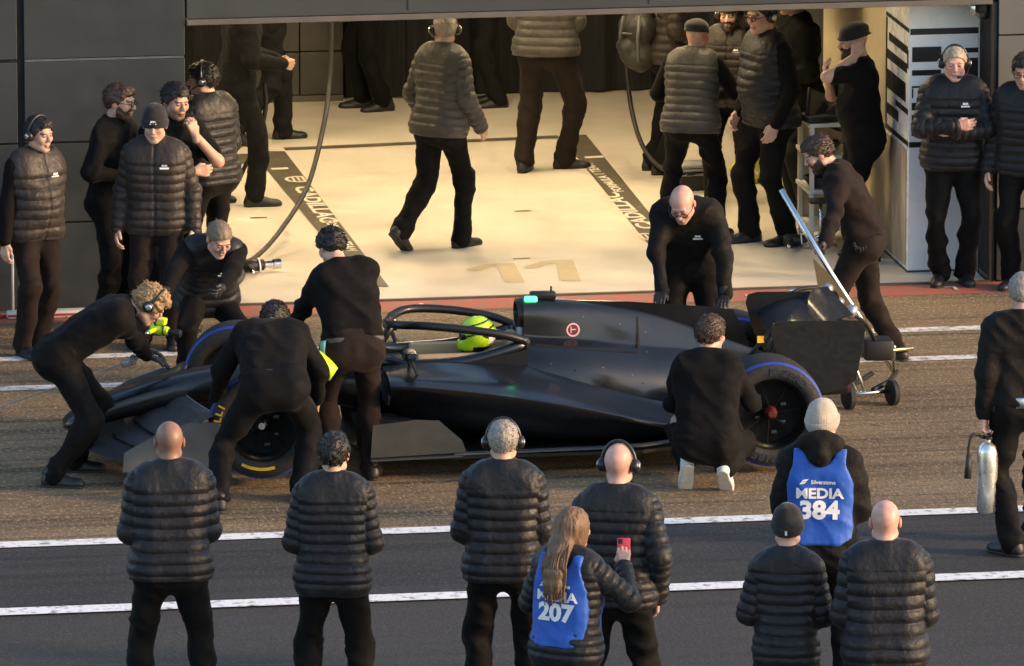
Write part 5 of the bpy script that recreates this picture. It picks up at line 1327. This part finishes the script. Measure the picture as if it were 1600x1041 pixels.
hose('black hose curving down in front of the drape to the right crew', [(1.62, 5.05, 2.88), (1.62, 5.0, 2.0), (1.62, 5.0, 1.21), (1.63, 5.0, .78), (1.64, 4.8, .46), (1.70, 4.6, .22), (1.83, 4.4, .09), (2.05, 4.3, .045)], .019)
hose('hose held by the man in dark overalls, trailing over the left stripe', [(-1.36, 3.9, .95), (-1.35, 3.9, .74), (-1.42, 3.9, .48), (-1.49, 4.0, .30), (-1.61, 3.95, .12), (-1.85, 3.85, .045), (-2.3, 3.7, .04)], .018)
def wheel_gun(label, loc, rz, tilt=0.0, neonish=False):
    t = empty('wheel_gun', loc, rz, label, 'wheel gun'); t.rotation_euler = (0, tilt, rz)
    m1 = neon if neonish else silverm
    MB().lathe([(-.11, .0), (-.11, .035), (-.09, .048), (-.02, .05), (.0, .044), (.06, .040), (.07, .030)], (0, 0, .055), (1, 0, 0), 20, True).obj('motor_housing', m1 if neonish else dkm, t, angle=40)
    MB().lathe([(.07, .026), (.13, .026), (.135, .036), (.19, .038), (.195, .030)], (0, 0, .055), (1, 0, 0), 20, True).obj('socket', silverm if not neonish else dkm, t, angle=40)
    MB().tube([(-.05, -.03, .055), (-.06, -.10, .05), (-.065, -.16, .045)], [.022, .020, .022], 10).obj('grip', dkm if not neonish else neon, t, smooth=True)
    MB().tube([(.02, .0, .055), (.03, .0, .056)], .053, 20).obj('collar', CLOTH['white'] if not neonish else dkm, t, angle=40)
    MB().tube([(-.065, -.16, .045), (-.075, -.20, .040)], .014, 10).obj('air_fitting', silverm, t, smooth=True)
    return t
wheel_gun('silver and black wheel gun lying on the floor left of the left stripe', (-1.80, 1.17, .016), R(8))
wheel_gun('wheel gun lying on the floor at the tall man\'s feet', (2.30, 1.50, .016), R(-10))
g_ = wheel_gun('neon yellow wheel gun held by the croucher at the far front wheel', (-3.10, -3.74, .56), R(-30), R(8), True); g_.scale = (.72,) * 3
MB().box((-.05, -.045, .105), (.03, .045, .17), None, .012).obj('battery', neon, g_, angle=40)
# neon cable duct by the cockpit front
nd = MB().tube([tuple(p) for p in spline([(-2.50, -6.04, .92), (-2.42, -6.08, .86), (-2.33, -6.12, .79), (-2.27, -6.14, .75)], 5)], [.05 + .022 * math.sin(math.pi * k / 15) for k in range(16)], 14)
tag(nd.obj('cooling_duct', neon, None, smooth=True), 'neon yellow cooling duct between the two mechanics at the cockpit front', 'duct')
# jack with its pole
jk = empty('wheeled_jack', (1.72, -4.05, 0), 0, 'wheeled lifting jack with long silver pole behind the rear wing', 'jack')
def wj(x, y, z): return (x - 1.72, y + 4.05, z)
MB().tube([wj(1.22, -3.35, 1.36), wj(1.56, -3.48, .77), wj(1.98, -3.62, .10)], .021, 14).obj('pole', silverm, jk, smooth=True)
MB().tube([wj(1.98, -3.62, .12), wj(1.86, -3.95, .12), wj(1.70, -4.20, .12)], .018, 10).obj('frame_rail', dkm, jk, smooth=True)
MB().tube([wj(1.80, -3.66, .12), wj(1.62, -3.98, .12), wj(1.55, -4.20, .12)], .018, 10).obj('frame_rail', dkm, jk, smooth=True)
MB().tube([wj(1.52, -4.24, .10), wj(1.84, -4.16, .10)], .014, 10).obj('axle', silverm, jk, smooth=True)
MB().tube([wj(1.72, -4.0, .34), wj(2.03, -3.92, .34)], .013, 10).obj('cross_bar', M('brass_bar', (.8, .66, .36), .3, metal=1.0), jk, smooth=True)
for a, b in ((wj(1.58, -4.2, .12), wj(1.44, -4.05, .46)), (wj(1.64, -4.2, .12), wj(1.52, -4.05, .46)), (wj(1.95, -3.66, .14), wj(1.90, -3.92, .36))):
    MB().tube([a, b], .012, 8).obj('lift_arm', silverm, jk, smooth=True)
MB().box(wj(1.66, -4.12, .30), wj(1.86, -3.92, .44), None, .02).obj('hydraulic_block', dkm, jk, angle=40)
for x, y in ((1.52, -4.25), (1.84, -4.17)):
    w_ = MB().lathe([(-.024, .02), (-.024, .078), (-.016, .088), (.016, .088), (.024, .078), (.024, .02)], wj(x, y, .089), (1, .25, 0), 24).obj('caster_wheel', rubber, jk, angle=40)
    MB().lathe([(-.027, .0), (-.027, .035), (.027, .035), (.027, 0)], wj(x, y, .089), (1, .25, 0), 16).obj('hub_cap', dkm, w_, angle=40)
# hooking head of the jack under the wing: hoop and knuckles
MB().tube([tuple(p) for p in spline([wj(.98, -4.62, .72), wj(1.00, -4.60, .83), wj(1.12, -4.55, .90), wj(1.30, -4.50, .88), wj(1.36, -4.48, .78)], 6)], .012, 8).obj('hoop', dkm, jk, smooth=True)
for p in (wj(1.33, -4.42, .86), wj(1.40, -4.44, .77), wj(1.50, -4.42, .71)):
    MB().lathe([(-.05, .0), (-.045, .032), (0, .042), (.04, .036), (.05, .0)], p, (.4, .3, .6), 14).obj('knuckle', M('worn_alloy', (.34, .36, .38), .4, metal=.7, var=.4, vscale=20), jk, smooth=True)
MB().tube([tuple(p) for p in spline([wj(1.76, -4.02, .40), wj(1.62, -4.30, .60), wj(1.50, -4.42, .70), wj(1.40, -4.44, .78), wj(1.33, -4.42, .86), wj(1.30, -4.40, .87)], 5)], .014, 8).obj('hook_arm', dkm, jk, smooth=True)
MB().tube([wj(1.08, -4.40, .86), wj(1.32, -4.38, .87)], .014, 8).obj('release_bar', silverm, jk, smooth=True)
# curved shield plate on the pole
MB().prism([wj(1.40, -3.60, .92), wj(1.52, -3.60, .80), wj(1.66, -3.60, .60), wj(1.74, -3.60, .47), wj(1.56, -3.60, .50), wj(1.45, -3.60, .64)], (0, .01, 0)).obj('shield_plate', M('bronze_shield', (.16, .12, .07), .45, metal=.5), jk)
# fire extinguisher in the marshal's left hand
wr_, HF_ = marshal['J'][('hand', 1)]
hw = np.array(marshal['root'].matrix_basis @ Vector(wr_ + HF_ @ np.array([0, .085, -.03])))
ex = empty('fire_extinguisher', (hw[0], hw[1], 0), 0, 'polished silver fire extinguisher carried by the marshal', 'extinguisher')
zt = hw[2]
MB().lathe([(zt - .53, .0), (zt - .53, .055), (zt - .515, .066), (zt - .14, .066), (zt - .10, .055), (zt - .075, .024), (zt - .05, .022)], (0, 0, 0), (0, 0, 1), 32).obj('cylinder', M('polished_steel', (.88, .85, .78), .28, metal=.85, var=.04), ex, angle=40)
MB().box((-.02, -.05, zt - .055), (.02, .05, zt - .035), None, .006).obj('valve', dkm, ex, angle=40)
MB().tube([(0, .06, zt - .04), (0, -.09, zt - .005)], .010, 8).obj('handle', dkm, ex, smooth=True)
MB().tube([tuple(p) for p in spline([(-.02, 0, zt - .05), (-.10, -.02, zt - .02), (-.125, -.02, zt - .10), (-.125, -.02, zt - .16)], 6)], .010, 8).obj('discharge_hose', hose_m, ex, smooth=True)
MB().tube([(-.125, -.02, zt - .15), (-.13, -.02, zt - .30)], [.016, .024], 10).obj('horn', hose_m, ex, smooth=True)
# phone held by the woman
wr_, HF_ = woman['J'][('hand', 0)]
pm = woman['root'].matrix_basis @ Matrix.Translation(Vector(wr_)) @ Matrix(HF_.tolist()).to_4x4()
ph = empty('mobile_phone', (0, 0, 0), 0, 'red phone held up by the woman in bib 207', 'phone')
ph.matrix_basis = Matrix.Translation(pm @ Vector((0, .095, -.028))) @ pm.to_3x3().normalized().to_4x4()
MB().box((-.037, -.075, -.005), (.037, .078, .005), None, .004).obj('phone_case', M('red_phone_case', (.60, .05, .07), .4), ph, angle=40)
MB().box((-.033, -.070, -.0062), (.033, .072, -.0052)).obj('screen', M('phone_screen', (.02, .02, .03), .1), ph)
MB().box((-.030, .045, .0052), (-.006, .072, .008), None, .001).obj('camera_bump', dkm, ph)
# cable and tool of the nose mechanic
hose('thin grey cable trailing from the tool by the nose to the left edge', [(-3.52, -5.2, .68), (-3.71, -5.2, .62), (-3.98, -5.3, .55), (-4.37, -5.42, .46), (-4.9, -5.5, .30), (-5.6, -5.6, .03), (-6.6, -5.7, .02)], .006, M('grey_cable', (.35, .34, .32), .5), name='power_cable')
tl = empty('inflation_gauge', (-3.50, -5.22, .68), R(10), 'silver air gauge tool hanging in front of the nose mechanic', 'tool')
MB().box((-.05, -.02, -.02), (.05, .02, .03), R and Matrix.Rotation(R(-14), 4, 'Y'), .01).obj('tool_body', M('worn_alloy', (.34, .36, .38), .4, metal=.7), tl, angle=40)
MB().box((.04, -.024, -.01), (.13, .024, .05), Matrix.Rotation(R(-14), 4, 'Y'), .014).obj('tool_grip', CLOTH['white'], tl, angle=40)
MB().lathe([(-.012, .0), (-.012, .028), (.012, .028), (.012, .0)], (.03, -.02, .03), (0, 1, 0), 18).obj('dial', silverm, tl, angle=40)
# backpack on the person at the right of the garage
bp = empty('backpack', (1.66, 4.72, .86), R(10), 'bulky black and grey backpack on the person at the right of the garage', 'backpack')
bpm = M('backpack_nylon', (.022, .022, .021), .6, var=.4, vscale=9, bump=.5, bscale=30); bpg = M('backpack_grey', (.10, .10, .095), .6, var=.3, vscale=12)
v, f = surf([cone((0, -.08, .08), (0, .08, .08), .11, .11, .05), cone((0, -.09, .30), (0, .09, .30), .12, .12, .08), cone((.02, -.06, .46), (.02, .06, .46), .08, .08, .06), cone((-.09, -.06, .16), (-.09, .06, .16), .06, .06, .04)], .013)
v = v + vnormals(v, f) * (.012 * vnoise(v * 14, 5))[:, None]; mesh_obj('pack_body', v, f, bpm, bp)
for (a, b, r_, m_) in (((-.14, -.07, .40), (-.12, .07, .10), .012, bpg), ((-.05, -.19, .42), (-.06, -.19, .06), .014, bpg), ((-.10, -.15, .28), (-.13, .05, .26), .008, bpg), ((.10, -.12, .50), (.20, -.14, .20), .02, bpg), ((-.02, 0, .55), (.06, .0, .56), .014, M('maroon_loop', (.16, .03, .04), .6))):
    MB().tube([a, ((a[0] + b[0]) / 2 - .015, (a[1] + b[1]) / 2 - .01, (a[2] + b[2]) / 2), b], r_, 8).obj('strap', m_, bp, smooth=True)
# shelf unit with gear on top
sh_ = empty('shelf_unit', (2.57, 1.72, .016), 0, 'white metal shelf unit against the cream garage wall', 'shelf')
shm = M('white_powder_coat', (.62, .60, .54), .5, var=.12, vscale=8)
for x in (-.17, .17):
    for y in (-.22, .22): MB().box((x - .016, y - .016, 0), (x + .016, y + .016, .90), None, .003).obj('post', shm, sh_)
for z in (.12, .40, .66, .90): MB().box((-.20, -.25, z), (.20, .25, z + .03), None, .004).obj('shelf', shm, sh_)
MB().box((-.19, .22, .14), (.19, .236, .88)).obj('back_panel', M('stained_plaster', (.46, .38, .27), .8), sh_)
for (lab, x, y, z, sx, sy, sz, rx, ry, mm) in (('black open laptop screen tilted back on the shelf unit', 2.52, 1.66, 1.02, .17, .012, .12, -22, 24, joint), ('dark green tablet leaning on the right of the shelf unit', 2.66, 1.60, 1.00, .11, .012, .10, -18, -30, M('dark_green_case', (.022, .028, .020), .5))):
    t = empty('tablet', (x, y, z), R(20), lab, 'tablet'); t.rotation_euler = (R(rx), R(ry), R(25))
    MB().box((-sx, -sy, -sz), (sx, sy, sz), None, .006).obj('case', mm, t, angle=40)
    MB().box((-sx * .9, -sy - .002, -sz * .85), (sx * .9, -sy - .0005, sz * .85)).obj('screen', M('phone_screen', (.02, .02, .03), .1), t)
t = empty('gear_case', (2.50, 1.62, .946), R(12), 'low dark case lying on top of the shelf unit', 'case')
MB().box((-.16, -.12, 0), (.16, .12, .05), None, .01).obj('case_body', M('dark_green_case', (.022, .028, .020), .5), t, angle=40)
MB().box((-.05, -.128, .015), (.05, -.118, .035), None, .003).obj('latch', dkm, t)
rr2 = random.Random(3)
for k, (z, lab) in enumerate(((.43 + .016, 'coil of cable on the middle board of the shelf unit'), (.69 + .016, 'coil of cable on the upper board of the shelf unit'))):
    t = MB()
    for q in range(5): t.tube([(2.50 + (.09 + .01 * q) * math.cos(a), 1.62 + (.09 + .008 * q) * math.sin(a), z + .012 + .016 * q) for a in np.linspace(0, 2 * math.pi, 21)], .010, 6)
    tag(t.obj('cable_coil', hose_m, None, smooth=True), lab, 'cable')
# tripod stand in front of the shelf
ts = empty('floor_stand', (2.44, 1.36, .016), 0, 'small chrome stand on the floor between shelf unit and jack pole', 'stand')
MB().tube([(0, 0, .06), (0, 0, .36)], .014, 10).obj('column', silverm, ts, smooth=True)
MB().box((-.09, -.07, .36), (.09, .07, .385), None, .006).obj('tray', dkm, ts, angle=40)
for k in range(3):
    a = 2 * math.pi * k / 3 + .5
    MB().tube([(0, 0, .12), (.16 * math.cos(a), .16 * math.sin(a), .012)], .010, 8).obj('leg', silverm, ts, smooth=True)
# equipment between the legs of the right crew
bx = empty('flight_case', (1.96, 3.95, .016), R(6), 'black flight case with pale edges behind the man in the cap', 'case')
MB().box((-.16, -.14, 0), (.16, .14, .15), None, .008).obj('case_body', joint, bx, angle=40)
for z in (.0, .135): MB().box((-.165, -.145, z), (.165, -.138, z + .018), None, .002).obj('edge_trim', silverm, bx)
for z in (.17, .20): MB().box((-.15, -.12, z - .012), (.15, .12, z + .012), None, .006).obj('tray', M('grey_tray', (.25, .25, .24), .5), bx, angle=40)
hv = empty('hi_vis_bag', (2.46, 4.20, .016), 0, 'crumpled hi-vis yellow bag on the floor behind the vest man', 'bag')
v, f = surf([cone((-.08, 0, .08), (.08, 0, .08), .09, .08, .05), cone((0, 0, .10), (.02, 0, .24), .09, .06, .06)], .012, cut=lambda P, fl: np.maximum(fl, -P[..., 2]))
v = v + vnormals(v, f) * (.015 * vnoise(v * 18, 2))[:, None] * (v[:, 2:] > .02); mesh_obj('bag_body', v, f, M('hi_vis_yellow', (.50, .52, .06), .7, var=.3, vscale=16), hv)
MB().box((-.10, -.095, .08), (.10, -.085, .11)).obj('reflective_band', silverm, hv)
# dome camera under the lintel
cc = empty('security_camera', (3.38, .12, 2.05), 0, 'black dome security camera under the lintel at the pillar top', 'camera')
MB().lathe([(0, .05), (-.03, .062), (-.07, .062), (-.075, .055)], (0, 0, 0), (0, 0, 1), 24, True).obj('housing', dkm, cc, angle=40)
MB().lathe([(-.07, .055), (-.10, .050), (-.125, .032), (-.135, .0)], (0, 0, 0), (0, 0, 1), 24).obj('dome', M('dome_glass', (.03, .03, .03), .06, coat=1.0), cc, smooth=True)
MB().box((-.09, -.01, -.10), (-.03, .06, -.02), None, .01).obj('bracket', silverm, cc, angle=40)
# posts and cable box at the left edge
for x, lab in ((-3.86, 'white barrier post at the left edge beside the wall'), (-3.72, 'thin grey post behind the man at the left edge')):
    pz = empty('barrier_post', (x, -.16, .008), 0, lab, 'post')
    MB().tube([(0, 0, .02), (0, 0, .46 if x < -3.8 else .62)], .016 if x < -3.8 else .009, 12).obj('upright', shm, pz, smooth=True)
    MB().lathe([(0, .07), (.012, .07), (.022, .03)], (0, 0, 0), (0, 0, 1), 20, True).obj('foot', M('red_foot', (.35, .04, .04), .5), pz, angle=40)
cb = empty('cable_cover', (-3.35, -.20, .008), 0, 'low white and red cable cover at the foot of the left wall', 'cable cover')
MB().box((-.42, -.06, 0), (.42, .06, .05), None, .015).obj('cover_body', shm, cb, angle=40)
MB().box((-.42, -.0635, .018), (.42, -.0605, .034)).obj('red_stripe', M('red_foot', (.35, .04, .04), .5), cb)
for i in range(-3, 4): MB().box((i * .12 - .002, -.062, .002), (i * .12 + .002, -.0602, .017)).obj('rib', joint, cb)
# white strips stand in for sky glints on the car's lower floor edge
for i, (x, y, l_, a) in enumerate(((-1.62, -6.02, .26, 4), (-1.58, -5.86, .14, -6))):
    o = MB().box((-l_ / 2, -.012, 0), (l_ / 2, .012, .012), Matrix.Translation((x + .35, y, .006)) @ Matrix.Rotation(R(a), 4, 'Z'), .002).obj('glint_strip', CLOTH['white'])
    tag(o, ('long' if i == 0 else 'short') + ' white strip imitating a sky glint below the sidepod', 'strip')
